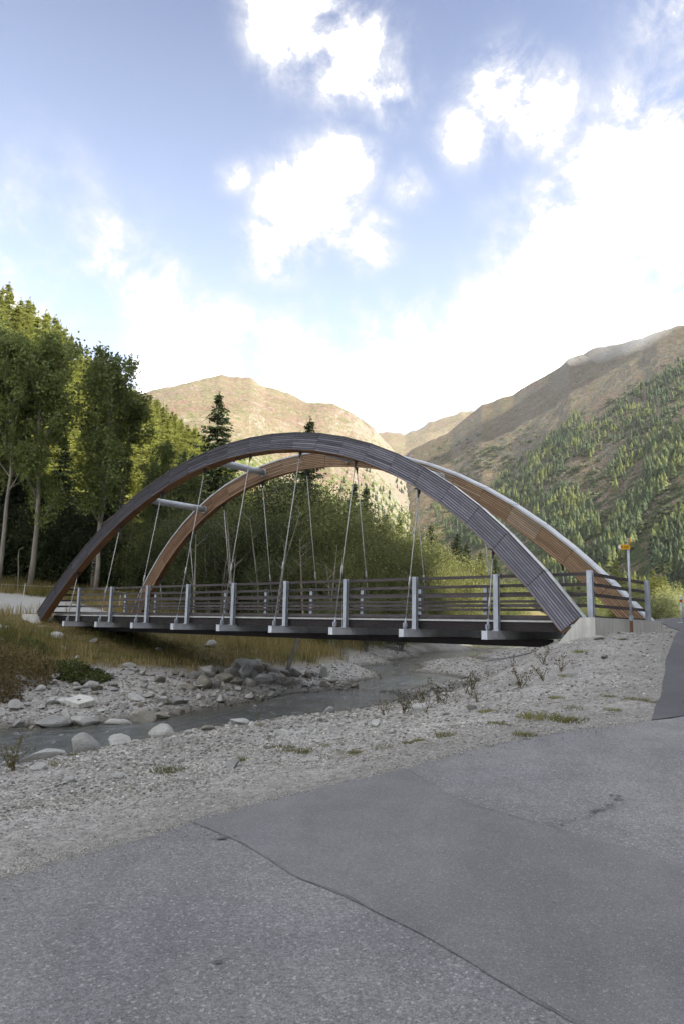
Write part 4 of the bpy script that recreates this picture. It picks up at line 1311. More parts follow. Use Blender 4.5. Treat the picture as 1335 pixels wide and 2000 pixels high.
# gravel: tens of thousands of pebbles, one mass
def pebbles(name, X, Y, Sz, mat, label, rng):
    wetk = np.clip((gza(X, Y) - WL(Y)) / 0.10, 0.12, 1)
    Z = np.where(poly_sd(X, Y, ROAD_POLY) > -0.1, HH(X, Y) + 0.014, gza(X, Y))
    base = np.array([(-1, -1, -1), (1, -1, -1), (1, 1, -1), (-1, 1, -1), (-1, -1, 1), (1, -1, 1), (1, 1, 1), (-1, 1, 1)], float) * 0.6
    n = len(X)
    V = base[None] * rng.uniform(0.55, 1.25, (n, 8, 3)) * np.stack([Sz * rng.uniform(.8, 1.5, n), Sz, Sz * rng.uniform(.4, .75, n)], -1)[:, None, :]
    a = rng.uniform(0, 6.283, n); b = rng.normal(0, 0.35, n)
    ca, sa, cb, sb = np.cos(a), np.sin(a), np.cos(b), np.sin(b)
    x, y, z = V[..., 0], V[..., 1], V[..., 2]
    y, z = y * cb[:, None] - z * sb[:, None], y * sb[:, None] + z * cb[:, None]
    x, y = x * ca[:, None] - y * sa[:, None], x * sa[:, None] + y * ca[:, None]
    V = np.stack([x + X[:, None], y + Y[:, None], z + (Z + Sz * 0.12)[:, None]], -1).reshape(-1, 3)
    F = np.array([(0, 3, 2, 1), (4, 5, 6, 7), (0, 1, 5, 4), (1, 2, 6, 5), (2, 3, 7, 6), (3, 0, 4, 7)])
    F = (F[None] + (np.arange(n) * 8)[:, None, None]).reshape(-1, 4)
    me = new_mesh(name, V, F, mat)
    a_ = me.attributes.new('shade', 'FLOAT', 'FACE')
    a_.data.foreach_set('value', np.repeat(rng.rand(n) * wetk, 6).astype(np.float32))
    return tag(link(name, me), label, kind='stuff')
t = NT("pebbles")
s_ = t.attr('shade')
c = t.ramp(s_, [(0.0, srgb('615f58')), (0.3, srgb('868379')), (0.7, srgb('a5a29a')), (0.9, srgb('b8b5ac')), (1.0, srgb('cdcac2'))])
P = t.pos()
c = t.scale(c, t.rng(t.noise(P, 0.6, 4, 0.6), 0.3, 0.7, 0.86, 1.08))
MAT_PEB = t.fin(c, 0.9, 0, 0.2)
r2 = np.random.RandomState(77)
n = 120000
A_ = np.radians(r2.uniform(-30, 30, n))
D_ = 1 / r2.uniform(1 / 45., 1 / 4.2, n)
X_, Y_ = D_ * np.sin(A_), D_ * np.cos(A_)
sdr = poly_sd(X_, Y_, ROAD_POLY)
ok = (sdr < 0.55 * r2.rand(n) ** 4 + 0.02) & (poly_sd(X_, Y_, BR_POLY) < -0.05) & (poly_sd(X_, Y_, PATH_POLY) < 0)
hz = gza(X_, Y_)
ok &= (hz > WL(Y_) - 0.06) & (grass_mask(X_, Y_) < 0.35 * r2.rand(n) + 0.1)
# stonier nearer the stream, finer trampled gravel next to the road
rel = hz - WL(Y_)
stony = np.clip(1.15 - rel / 3.2, 0.5, 1) * np.clip(0.55 + 1.6 * (fbm(X_ * 0.5, Y_ * 0.5, 4, 61) - 0.28), 0.15, 1)
ok &= r2.rand(n) < np.where(sdr > -0.3, 1.0, stony)
X_, Y_, st = X_[ok], Y_[ok], stony[ok]
dist_ = np.hypot(X_, Y_)
sdr = sdr[ok]
SZ = np.where(sdr > 0, 0.45, np.clip(0.55 - sdr * 0.25, 0.55, 1.0)) * np.clip(0.0015 * dist_ * (0.5 + 1.3 * r2.rand(len(X_)) ** 2.5) * (0.6 + 0.7 * st), 0.007, 0.06)
pebbles("gravel", X_, Y_, SZ, MAT_PEB, "loose grey gravel and pebbles covering both stream banks", r2)
# extra-dense shingle along the far waterline and the island
n = 24000
X_, Y_ = r2.uniform(-12, 14, n), r2.uniform(15, 56, n)
hz = gza(X_, Y_); rel = hz - WL(Y_)
ok = (rel > -0.05) & (rel < 0.75) & (grass_mask(X_, Y_) < 0.25) & (poly_sd(X_, Y_, BR_POLY) < -0.3) & (r2.rand(n) < np.clip(1.25 - rel, 0, 1))
X_, Y_ = X_[ok], Y_[ok]
pebbles("shingle", X_, Y_, r2.uniform(0.025, 0.08, len(X_)) * (0.8 + 0.5 * r2.rand(len(X_)) ** 3), MAT_PEB, "pale shingle along the waterline and on the low gravel island", r2)
# ------------------------------------------------------------------ foliage building blocks
def leaf_mat(name, a, b, accent=None, trans=0.35, var=0.16, rough=0.55, amount=0.66):
    t = NT(name)
    o = t.n('ShaderNodeTexCoord').outputs['Object']
    c = t.mix(t.rng(t.noise(o, 1.1, 3, 0.6), 0.3, 0.7), a, b)
    c = t.scale(c, t.rng(t.noise(o, 9.0, 2, 0.5), 0.25, 0.75, 0.72, 1.30))
    if accent is not None:
        c = t.mix(t.math('MULTIPLY', t.rng(t.noise(o, 0.8, 4, 0.7, 0.5), amount, amount + 0.1), 0.75), c, accent)
    c = t.scale(c, t.rng(t.rnd(), 0, 1, 1 - var, 1 + var, False))
    t.fin(c, rough, 0, 0.25)
    tr = t.n('ShaderNodeBsdfTranslucent')
    t.link(c, tr.inputs['Color'])
    mx = t.n('ShaderNodeMixShader')
    mx.inputs[0].default_value = trans
    t.link(t.b.outputs[0], mx.inputs[1]); t.link(tr.outputs[0], mx.inputs[2])
    t.link(mx.outputs[0], t.out.inputs['Surface'])
    return t.m
MAT_POPLAR = leaf_mat("poplar_leaf", (.165, .205, .06), (.225, .26, .085), (.22, .19, .03), 0.4, 0.16, 0.5, 0.70)
MAT_LARCH = leaf_mat("larch_needle", (.21, .235, .055), (.28, .29, .075), None, 0.5, 0.22)
MAT_SPRUCE = leaf_mat("spruce_needle", (.022, .036, .014), (.045, .058, .020), None, 0.15, 0.2, 0.6)
MAT_ALDER = leaf_mat("alder_leaf", (.145, .165, .055), (.20, .21, .075), (.20, .165, .055), 0.35, 0.18, 0.5, 0.62)
MAT_WILLOW = leaf_mat("willow_leaf", (.25, .27, .11), (.33, .34, .15), None, 0.4, 0.16)
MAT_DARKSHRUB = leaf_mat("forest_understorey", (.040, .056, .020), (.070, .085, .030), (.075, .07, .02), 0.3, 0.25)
MAT_MTREE = leaf_mat("mountain_conifer", (.026, .042, .018), (.060, .088, .028), None, 0.25, 0.35)
_t = MAT_MTREE.node_tree
_p = next(n for n in _t.nodes if n.type == 'BSDF_PRINCIPLED')
_tr = next(n for n in _t.nodes if n.type == 'BSDF_TRANSLUCENT')
_src = _p.inputs['Base Color'].links[0].from_socket
_g = _t.nodes.new('ShaderNodeNewGeometry'); _n2 = _t.nodes.new('ShaderNodeTexNoise'); _n2.inputs['Scale'].default_value = 0.02; _n2.inputs['Detail'].default_value = 5.0
_t.links.new(_g.outputs['Position'], _n2.inputs['Vector'])
_mr = _t.nodes.new('ShaderNodeMapRange'); _mr.inputs['From Min'].default_value = 0.48; _mr.inputs['From Max'].default_value = 0.62
_t.links.new(_n2.outputs['Fac'], _mr.inputs['Value'])
_mx = _t.nodes.new('ShaderNodeMixRGB'); _mx.inputs['Color2'].default_value = (.13, .15, .035, 1)
_t.links.new(_mr.outputs[0], _mx.inputs['Fac']); _t.links.new(_src, _mx.inputs['Color1'])
_t.links.new(_mx.outputs[0], _p.inputs['Base Color']); _t.links.new(_mx.outputs[0], _tr.inputs['Color'])
MAT_SCRUB = leaf_mat("mountain_scrub", (.050, .066, .026), (.082, .098, .036), None, 0.25, 0.35)
MAT_HERB = leaf_mat("green_herb", (.080, .10, .026), (.115, .135, .036), None, 0.35, 0.15)
MAT_RUSSET = leaf_mat("russet_herb", (.11, .075, .035), (.15, .115, .045), (.06, .08, .02), 0.3, 0.25)
MAT_WEED = leaf_mat("weed_leaf", (.095, .10, .038), (.12, .085, .045), None, 0.3, 0.3)
def bark(name, a, b):
    t = NT(name)
    o = t.obj()
    c = t.mix(t.rng(t.noise(o, 3.0, 5, 0.65, 0.3, (1, 1, 0.35)), 0.3, 0.7), a, b)
    c = t.mix(t.math('MULTIPLY', t.rng(t.noise(o, 5.0, 4, 0.7, 0.0, (0.6, 0.6, 2.2)), 0.62, 0.72), 0.6), c, tuple(0.4 * v for v in a))
    t.bump(t.noise(o, 12, 4, 0.6, 0.0, (2, 2, 0.6)), 0.5, 0.03)
    return t.fin(c, 0.9, 0, 0.15)
MAT_BARK_PALE = bark("pale_bark", srgb('7c766b'), srgb('989084'))
MAT_BARK_DARK = bark("dark_bark", srgb('3d342b'), srgb('574b3f'))
MAT_BARK_GREY = bark("grey_stems", srgb('6d6a62'), srgb('8a867d'))

def cards(P, size, rng, aspect=0.55, axis=None, flat=0.0):
    """diamond leaves; axis: optional long direction (N,3); flat: 0 random tilt .. 1 facing up"""
    n = len(P)
    if axis is None:
        axis = rng.normal(size=(n, 3))
    axis = axis / (np.linalg.norm(axis, axis=1, keepdims=True) + 1e-9)
    nr = rng.normal(size=(n, 3)) * (1 - flat)
    nr[:, 2] += flat
    side = np.cross(nr, axis)
    side /= np.linalg.norm(side, axis=1, keepdims=True) + 1e-9
    s = np.asarray(size)[:, None] * 0.5
    V = np.stack([P - axis * s, P + side * s * aspect - axis * s * 0.1, P + axis * s, P - side * s * aspect - axis * s * 0.1], 1).reshape(-1, 3)
    F = np.arange(n * 4).reshape(n, 4)
    return V, F
def crown_mesh(name, V, F, mat):
    return new_mesh(name, V, F, mat)

def make_tree(name, trunk_me, crown_me, label, cat, group):
    o = link(name, None)
    tag(o, label, cat, group)
    link("trunk", trunk_me, o)
    link("crown", crown_me, o)
    return o

# poplar: bare pale stem, steep limbs, ragged columns of round leaves
def poplar_parts(seed, h=17.0, bare=0.30, wide=0.13, nleaf=7600):
    rng = np.random.RandomState(seed)
    mb = MB()
    n = 9
    bend = rng.normal(0, 0.25, (n, 2)).cumsum(0) * 0.5
    bend -= bend[0]
    tp = [Vector((bend[i, 0], bend[i, 1], h * 0.93 * i / (n - 1) - (0.3 if i == 0 else 0))) for i in range(n)]
    tr = [0.145 * (1 - 0.93 * i / (n - 1)) * h / 17 + 0.02 for i in range(n)]
    tr[0] *= 1.25
    mb.tube(tp, tr, 10)
    clumps = []
    def tpt(z):
        f = np.clip(z / (h * 0.93), 0, 0.999) * (n - 1)
        i = int(f)
        return tp[i].lerp(tp[i + 1], f - i)
    for k in range(21):
        u = rng.rand()
        z0 = h * (bare + (0.93 - bare) * u * 0.95)
        p0 = tpt(z0)
        az = rng.uniform(0, 6.283)
        L = h * wide * (0.55 + 1.3 * math.sin(math.pi * min(1, 0.18 + u * 0.8))) * rng.uniform(0.6, 1.15)
        d = Vector((math.cos(az), math.sin(az), rng.uniform(0.9, 1.9)))
        p1 = p0 + d * L * 0.5
        p2 = p0 + Vector((math.cos(az) * 0.75, math.sin(az) * 0.75, 2.0)) * L * 0.72
        mb.tube([p0, p1, p2], [0.040 * (1.2 - u) + 0.008, 0.022 * (1.2 - u) + 0.006, 0.005], 5, False)
        for q in (0.5, 0.8, 1.05):
            c = p0.lerp(p1, q / 0.6) if q < 0.6 else p1.lerp(p2, (q - 0.6) / 0.4)
            clumps.append((c.x + rng.normal(0, .3), c.y + rng.normal(0, .3), c.z + rng.normal(0, .3), rng.uniform(0.35, 0.95)))
    for k in range(12):
        z0 = h * rng.uniform(bare + 0.12, 1.0)
        p = tpt(min(z0, h * 0.92))
        clumps.append((p.x + rng.normal(0, .35), p.y + rng.normal(0, .35), z0, rng.uniform(0.4, 0.8)))
    C = np.array(clumps)
    w = C[:, 3] ** 2
    idx = rng.choice(len(C), nleaf, p=w / w.sum())
    P = C[idx, :3] + rng.normal(size=(nleaf, 3)) * (C[idx, 3] * 0.40)[:, None] * np.array([1, 1, 1.15])
    V, F = cards(P, rng.uniform(0.13, 0.25, nleaf), rng, 0.85)
    return mb.mesh("poplar_trunk", MAT_BARK_PALE, True), crown_mesh("poplar_crown", V, F, MAT_POPLAR)

# larch and spruce: whorls of drooping sprays
def conifer_parts(seed, h, kind, nw=34, bare=0.12):
    rng = np.random.RandomState(seed)
    mb = MB()
    lean = rng.normal(0, 0.01, 2)
    mb.tube([(0, 0, -0.4), (lean[0] * h * .5, lean[1] * h * .5, h * .5), (lean[0] * h, lean[1] * h, h)], [0.022 * h * 0.7, 0.012 * h * .8, 0.012], 7)
    Ps, Ax, Sz = [], [], []
    wide = 0.20 if kind == 'larch' else 0.225
    for k in range(nw):
        u = (k + rng.rand()) / nw
        z = h * (bare + (1 - bare) * u)
        Lmax = h * wide * (1 - u) ** (0.85 if kind == 'larch' else 0.72) + 0.18
        nb = rng.randint(5, 8)
        for b in range(nb):
            a = rng.uniform(0, 6.283)
            L = Lmax * rng.uniform(0.55, 1.12)
            droop = rng.uniform(-0.10, 0.22) if kind == 'larch' else rng.uniform(0.15, 0.5)
            m = max(5, int(L / (0.16 if kind == 'larch' else 0.13)))
            q = (np.arange(m) + rng.rand(m)) / m
            q = 0.1 + 0.9 * q
            rr = L * q
            zz = z - droop * rr + (0.10 if kind == 'larch' else 0.22) * rr * q
            px = rr * math.cos(a) + rng.normal(0, .06 + .05 * L, m) + lean[0] * z
            py = rr * math.sin(a) + rng.normal(0, .06 + .05 * L, m) + lean[1] * z
            for rep in range(3):
                Ps.append(np.stack([px + rng.normal(0, .10 + 0.05 * L, m), py + rng.normal(0, .10 + 0.05 * L, m), zz - abs(rng.normal(0, 0.14, m)) - 0.04], -1))
                side = rng.normal(0, 0.9, m)
                Ax.append(np.stack([math.cos(a) - math.sin(a) * side, math.sin(a) + math.cos(a) * side, rng.normal(-0.45 if kind == 'spruce' else -0.15, 0.35, m)], -1))
                Sz.append(rng.uniform(0.30, 0.62, m) * (0.7 + 0.3 * (1 - u)))
    top = rng.uniform(h * 0.94, h * 1.02, 24)
    Ps.append(np.stack([lean[0] * h + rng.normal(0, .06, 24), lean[1] * h + rng.normal(0, .06, 24), top], -1))
    Ax.append(np.tile([0, 0, 1.0], (24, 1)) + rng.normal(0, .3, (24, 3))); Sz.append(np.full(24, 0.32))
    P, A, s = np.concatenate(Ps), np.concatenate(Ax), np.concatenate(Sz)
    V, F = cards(P, s, rng, 0.34 if kind == 'larch' else 0.40, A, 0.25)
    m = MAT_LARCH if kind == 'larch' else MAT_SPRUCE
    return mb.mesh(kind + "_trunk", MAT_BARK_DARK, True), crown_mesh(kind + "_crown", V, F, m)

# alder / willow: several thin stems and a broken dome of small leaves
def bush_parts(seed, h, w, nleaf, mat, stems=6, low=0.18, lsize=(0.10, 0.20), barkm=None):
    rng = np.random.RandomState(seed)
    mb = MB()
    clumps = []
    for k in range(stems):
        a = rng.uniform(0, 6.283); r = w * rng.uniform(0.10, 0.95)
        hh = h * rng.uniform(0.75, 1.0) * (1 - 0.30 * (r / w) ** 2)
        p0 = Vector((rng.normal(0, .25), rng.normal(0, .25), -0.3))
        p1 = p0 + Vector((math.cos(a) * r * 0.35 + rng.normal(0, .15), math.sin(a) * r * 0.35 + rng.normal(0, .15), hh * 0.5))
        p2 = Vector((math.cos(a) * r * 0.9, math.sin(a) * r * 0.9, hh * 0.97))
        mb.tube([p0, p1, p2], [0.075 * h / 9, 0.045 * h / 9, 0.01], 6, False)
        for q in rng.uniform(0.25, 1.0, 9):
            c = p0.lerp(p1, q / 0.5) if q < 0.5 else p1.lerp(p2, (q - 0.5) / 0.5)
            e = Vector((rng.normal(0, 1), rng.normal(0, 1), rng.normal(0.2, .6))) * w * 0.26
            if rng.rand() < .5:
                mb.tube([c, c + e], [0.018, 0.004], 4, False)
            clumps.append((*(c + e), rng.uniform(0.4, 0.9)))
    for k in range(34):
        a = rng.uniform(0, 6.283); r = w * math.sqrt(rng.rand())
        z = h * (low + (1 - low) * rng.rand() ** 0.75) * math.sqrt(max(0.05, 1 - 0.75 * (r / w) ** 2))
        clumps.append((r * math.cos(a), r * math.sin(a), max(z, h * low * 0.6), rng.uniform(0.4, 0.95)))
    C = np.array(clumps)
    idx = rng.choice(len(C), nleaf, p=C[:, 3] ** 2 / (C[:, 3] ** 2).sum())
    P = C[idx, :3] + rng.normal(size=(nleaf, 3)) * (C[idx, 3] * w * 0.16 + 0.12)[:, None]
    P = P[P[:, 2] > 0.05]
    V, F = cards(P, rng.uniform(*lsize, len(P)), rng, 0.6)
    return mb.mesh("bush_stems", barkm or MAT_BARK_GREY, True), crown_mesh("bush_crown", V, F, mat)

def plant(src, x, y, h, h0, rz, label=None, wide=1.0, first=False, zoff=0.0):
    o = src if first else copy_tree(src)
    o.location = (x, y, gz(x, y) + zoff)
    s = h / h0
    o.scale = (s * wide, s * wide, s)
    o.rotation_euler = (0, 0, rz)
    if label:
        o['label'] = label
    return o
class Kit:
    """first use places the source itself, later uses copies"""
    def __init__(s, srcs):
        s.srcs = [(o, h) for o, h in srcs]
        s.used = set()
        s.labels = [o['label'] for o, h in s.srcs]
    def put(s, i, x, y, h, rz, label=None, wide=1.0, zoff=0.0):
        k = i % len(s.srcs)
        o, h0 = s.srcs[k]
        label = label or s.labels[k]
        f = k not in s.used
        s.used.add(k)
        return plant(o, x, y, h, h0, rz, label, wide, f, zoff)

rng = np.random.RandomState(5)
PG = "poplars at the edge of the left forest"
pk = Kit([(make_tree("poplar_tree", *poplar_parts(200 + i, 17.0, 0.22 + 0.04 * i, 0.085 + 0.012 * (i % 3)), "tall slender poplar with ragged crown at the forest edge", "tree", PG), 17.0) for i in range(5)])
POP = [(-20.4, 47.6, 18.1, "poplar with a thick bare pale trunk beside a pale broken branch"), (-16.6, 49.2, 16.6, "poplar with a bare pale trunk seen just behind the front arch's left foot"),
       (-22.2, 46.9, 16.2, None), (-23.6, 48.6, 17.4, None), (-17.6, 51.5, 17.2, None),
       (-22.6, 52.7, 18.4, None), (-25.2, 49.5, 18.5, None), (-14.9, 57.0, 10.5, None), (-26.5, 54, 19.0, None),
       (-16.2, 53.5, 14.5, None), (-13.6, 55.5, 11.5, None), (-11.9, 57.5, 10.0, None), (-28.5, 51.0, 18.0, None)]
for i, (x, y, h, lab) in enumerate(POP):
    pk.put(i, x, y, h, rng.uniform(0, 6.28), lab, rng.uniform(0.9, 1.1))

SG = "dark spruces between the bridge and the mountains"
sk = Kit([(make_tree("spruce_tree", *conifer_parts(300 + i, 18.0, 'spruce', 58, 0.04), "dark spruce rising above the alder thicket", "tree", SG), 18.0) for i in range(3)])
SPR = [(-12.6, 70.9, 18.6, "tallest dark spruce, its tip standing clear above the front arch left of the crown"), (-4.3, 87.9, 21.8, "spruce whose tip shows just above the crown of the front arch"),
       (-17.7, 78.0, 11.6, "short dark spruce left of the tallest spruce against bright larches"), (1.7, 100.0, 17.6, None), (3.5, 111.9, 18.8, None), (6.1, 99.8, 14.4, None), (8.9, 111.6, 15.4, None),
       (14.4, 117.1, 16.2, None), (19.8, 123.4, 16.1, None), (23.4, 133.0, 15.8, None), (2.1, 90.0, 12.8, None), (-1.7, 85.0, 12.3, None), (-9.9, 67.3, 9.7, None), (24.5, 127.7, 14.1, None),
       (25.1, 117.4, 12.2, None), (-14.0, 66.8, 11.5, None), (17.0, 112, 11.5, None), (11.5, 104, 11, None), (-16.5, 63, 10, None), (-20.5, 64, 9.5, None), (-24, 61, 10.5, None), (-27, 58, 11, None), (-30, 58, 12, None),
       (-18.5, 57.5, 8.0, None), (-22.0, 52.5, 7.0, None), (-25.5, 56.5, 9.0, None), (-14.5, 60.5, 8.5, None), (-11.0, 60.5, 8.0, None)]
for i, (x, y, h, lab) in enumerate(SPR):
    sk.put(i, x, y, h, rng.uniform(0, 6.28), lab, rng.uniform(0.9, 1.1) * (1.15 if h < 13 else 0.95))

# shaded understorey right behind the poplars
UG = "dark undergrowth bushes under the poplars"
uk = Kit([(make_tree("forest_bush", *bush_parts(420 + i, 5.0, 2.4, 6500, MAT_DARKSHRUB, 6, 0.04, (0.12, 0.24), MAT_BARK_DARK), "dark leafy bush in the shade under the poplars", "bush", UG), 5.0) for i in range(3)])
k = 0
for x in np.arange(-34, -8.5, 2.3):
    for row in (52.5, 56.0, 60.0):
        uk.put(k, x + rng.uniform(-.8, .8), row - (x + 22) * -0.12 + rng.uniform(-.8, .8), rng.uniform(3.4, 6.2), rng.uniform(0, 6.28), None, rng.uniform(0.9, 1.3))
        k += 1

AG = "alders in the thicket behind the bridge"
ak = Kit([(make_tree("alder_tree", *bush_parts(500 + i, 9.0, 3.1, 15000, MAT_ALDER, 8, 0.10), "olive green multi-stemmed alder in the thicket behind the bridge", "tree", AG), 9.0) for i in range(4)])
MAT_ALDER_LIGHT = leaf_mat("sallow_leaf", (.17, .185, .055), (.23, .23, .075), (.22, .17, .05), 0.4, 0.18, 0.5, 0.64)
ak.srcs += [(make_tree("alder_tree", *bush_parts(540 + i, 9.0, 3.1, 14000, MAT_ALDER_LIGHT, 8, 0.10), "yellowish multi-stemmed sallow mixed into the alder thicket", "tree", AG), 9.0) for i in range(2)]
MAT_ALDER_DARK = leaf_mat("shaded_alder_leaf", (.060, .074, .026), (.085, .098, .036), (.12, .10, .03), 0.3, 0.2, 0.5, 0.64)  # alder leaf darkened: shade of the thicket's left side put into its colour
ak.srcs += [(make_tree("alder_tree", *bush_parts(560 + i, 9.0, 3.1, 14000, MAT_ALDER_DARK, 7, 0.14), "alder with shade painted into its leaves and pale stems, left part of the thicket", "tree", AG), 9.0) for i in range(2)]
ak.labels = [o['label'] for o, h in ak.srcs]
ALD = [(-7.4, 51.5, 8.7), (-6.0, 55.7, 10.2), (-3.9, 53.9, 11.0), (-2.2, 52.0, 10.6), (-0.7, 54.0, 10.9), (1.3, 56.0, 10.4), (3.1, 59.9, 9.9), (5.8, 65.7, 9.7), (9.2, 74.4, 9.8), (12.8, 84.0, 10.4), (-5.5, 45.7, 7.0),
       (-3.6, 46.9, 7.4), (-1.6, 48.0, 7.7), (0.5, 50.0, 8.0), (2.8, 53.9, 8.2), (-7.3, 46.4, 6.7), (-7.9, 44.3, 6.2), (-9.4, 47.1, 5.7), (17.6, 95.4, 10.1), (24.4, 107.3, 9.8), (5.9, 61.7, 7.6), (9.9, 72.3, 7.4), (-10.8, 47.7, 6.1),
       (-12.8, 50.3, 5.6), (-15.0, 51.8, 5.8), (-0.2, 47.0, 5.3), (1.9, 50.0, 6.0), (-2.4, 44.9, 5.2), (4.7, 57.8, 6.2), (13.2, 80.9, 7.1), (-10.5, 52.5, 8.6), (-8.5, 58.5, 10.5), (-5, 62, 11.5), (-1, 64, 11.5), (3, 69, 11.5),
       (6.5, 76, 11), (10, 85, 11), (15, 96, 10.5), (20, 108, 10.5), (27, 116, 9), (-12.5, 58, 9), (8.4, 67.5, 6.0), (17.0, 88.5, 6.5), (21.5, 97.5, 6.5), (1.6, 45.5, 3.6), (4.6, 53.5, 4.2), (-4.2, 42.5, 4.4), (-0.6, 42.6, 3.2)]
for i, (x, y, h) in enumerate(ALD):
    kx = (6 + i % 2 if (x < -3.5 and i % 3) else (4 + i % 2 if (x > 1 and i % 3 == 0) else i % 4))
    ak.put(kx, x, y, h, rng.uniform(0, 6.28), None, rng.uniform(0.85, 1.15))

# larches up the sunny hillside
LG = "larches on the hillside left of the bridge"
lk = Kit([(make_tree("larch_tree", *conifer_parts(600 + i, 20.0, 'larch', 40, 0.16), "light green larch on the wooded hillside", "tree", LG), 20.0) for i in range(4)])
k = 0
tries = 0
placed = []
while k < 240 and tries < 14000:
    tries += 1
    x, y = rng.uniform(-125, 5), rng.uniform(64, 235)
    d = hill_d(x, y)
    a = math.degrees(math.atan2(x, y))
    if d < 2 or d > 92 or a > -6.5 or a < -29:
        continue
    if any((x - p) ** 2 + (y - q) ** 2 < (4.3 if d > 15 else 3.6) ** 2 for p, q in placed):
        continue
    # height kept so that the wood's skyline falls away to the right, as seen across the valley
    dist = math.hypot(x, y)
    el = np.interp(a, [-30, -25, -22.5, -19.5, -17.2, -14.5, -12.0, -9.5, -7.5, -6], [24.8, 23.0, 21.8, 19.2, 17.8, 16.9, 15.2, 13.0, 11.0, 9.5])
    hmax = 1.6 + math.tan(math.radians(el)) * dist - gz(x, y)
    if hmax < 5:
        continue
    placed.append((x, y))
    lk.put(k, x, y, min(rng.uniform(16, 26), hmax * rng.uniform(0.86, 1.0)), rng.uniform(0, 6.28), None, rng.uniform(0.95, 1.3))
    k += 1

# far valley floor on the right: larches, willows
RG = "yellow green larches on the valley floor right of the bridge"
for i, (x, y, h, lab) in enumerate([(23.2, 60.5, 6.6, "small sunlit spruce-like larch directly behind the rear arch's right foot"), (35.4, 114.7, 8.6, None), (42.3, 122.9, 9.2, None), (52.1, 129.9, 10.1, None), (57.9, 138.4, 10.8, None),
                                     (64.9, 146.3, 11.6, None), (36.5, 104.0, 7.0, None), (71, 152, 10, None), (47.0, 128.0, 9.5, None), (61.5, 143.0, 10.5, None), (40.0, 100.0, 6.0, None), (50.5, 116.0, 8.6, None), (54.5, 121.0, 8.0, None)]):
    o = lk.put(i, x, y, h, rng.uniform(0, 6.28), lab or "yellow green larch standing among the pale willows on the valley floor", 1.35)
    o['group'] = RG
WG = "pale willows on the valley floor right of the bridge"
wk = Kit([(make_tree("willow_bush", *bush_parts(700 + i, 5.0, 2.6, 9000, MAT_WILLOW, 12, 0.08), "pale yellow green willow on the valley floor beyond the lane", "bush", WG), 5.0) for i in range(3)])
k = 0
while k < 80:
    a, d = math.radians(rng.uniform(11, 31)), rng.uniform(66, 150)
    x, y = d * math.sin(a), d * math.cos(a)
    if poly_sd(x, y, BR_POLY) > -4 or gz(x, y) < WL(y) + 0.5:
        continue
    wk.put(k, x, y, rng.uniform(2.6, 4.6), rng.uniform(0, 6.28), None, rng.uniform(0.9, 1.2))
    k += 1

# ------------------------------------------------------------------ conifer belts on the mountainside
BELTS = [
    ([(11.32, 10.54), (12.92, 11.9), (15.12, 13.6), (17.49, 15.42), (18.67, 16.49), (18.97, 14.18), (17.6, 12.71), (16.99, 11.18), (15.44, 10.45), (13.48, 9.51)], 510),
    ([(11.9, 9.54), (17.36, 10.78), (19.22, 10.32), (19.85, 7.22), (18.32, 5.32), (15.72, 5.73), (13.45, 7.73)], 442),
    ([(19.62, 5.69), (20.99, 8.72), (24.3, 11.57), (24.59, 10.43), (22.75, 8.27), (22.14, 6.03), (20.47, 4.16)], 408),
    ([(22.87, 10.91), (23.51, 13.49), (26.01, 14.74), (26.38, 12.15), (24.97, 11.15)], 255),
    ([(23.18, 6.01), (26.23, 9.23), (25.94, 3.38), (23.46, 4.51)], 323),
    ([(16.68, 13.92), (18.63, 15.35), (20.53, 15.97), (22.8, 17.64), (26.81, 20.05), (26.65, 17.21), (23.41, 15.36), (21.18, 13.66), (19.29, 12.63)], 442),
    ([(20.36, 11.42), (21.72, 13.62), (23.41, 15.36), (26.08, 16.19), (24.42, 14.16), (22.56, 12.05), (21.05, 10.24)], 187),
    ([(14.95, 5.74), (19.44, 5.7), (20.8, 3.4), (25.94, 3.38), (25.89, 2.48), (13.36, 2.4)], 221),
    ([(6.88, 9.57), (8.7, 9.57), (11.89, 8.94), (13.43, 6.54), (10.68, 6.15), (8.69, 6.55)], 289),
    ([(9.54, 14.97), (17.1, 15.45), (26.27, 19.77), (26.19, 8.49), (19.02, 4.17), (11.91, 10.53)], 1000),
    ([(6.66, 14.61), (11.96, 14.5), (13.93, 12.86), (10.72, 10.55), (7.49, 12.19)], 260),
]
def cone_tree(seed):
    """small conifer: ragged tiers of sprays"""
    rng = np.random.RandomState(seed)
    vs, fs = [], []
    tiers = 5
    for k in range(tiers):
        z0 = 0.06 + 0.80 * k / tiers
        z1 = min(1.0, z0 + 0.42 - 0.03 * k)
        r = 0.21 * (1 - k / tiers) ** 0.9 + 0.03
        n = 8
        o = len(vs)
        vs.append((rng.normal(0, .012), rng.normal(0, .012), z1))
        for i in range(n):
            a = 2 * math.pi * (i + rng.uniform(-.35, .35)) / n
            q = r * rng.uniform(0.55, 1.2)
            vs.append((q * math.cos(a), q * math.sin(a), z0 + rng.uniform(-.05, .07)))
        fs += [(o, o + 1 + i, o + 1 + (i + 1) % n) for i in range(n)]
    return np.array(vs), np.array(fs)
cts = [cone_tree(i) for i in range(6)]
def bush_blob(seed):
    rng = np.random.RandomState(seed)
    P = rng.normal(size=(26, 3)) * np.array([.42, .42, .24]) + np.array([0, 0, .32])
    V, F = cards(P, rng.uniform(.35, .75, 26), rng, 0.8)
    return V, np.concatenate([F[:, [0, 1, 2]], F[:, [0, 2, 3]]])
bbs = [bush_blob(i) for i in range(5)]
rb = np.random.RandomState(99)
belt_trees, scrub = [], []
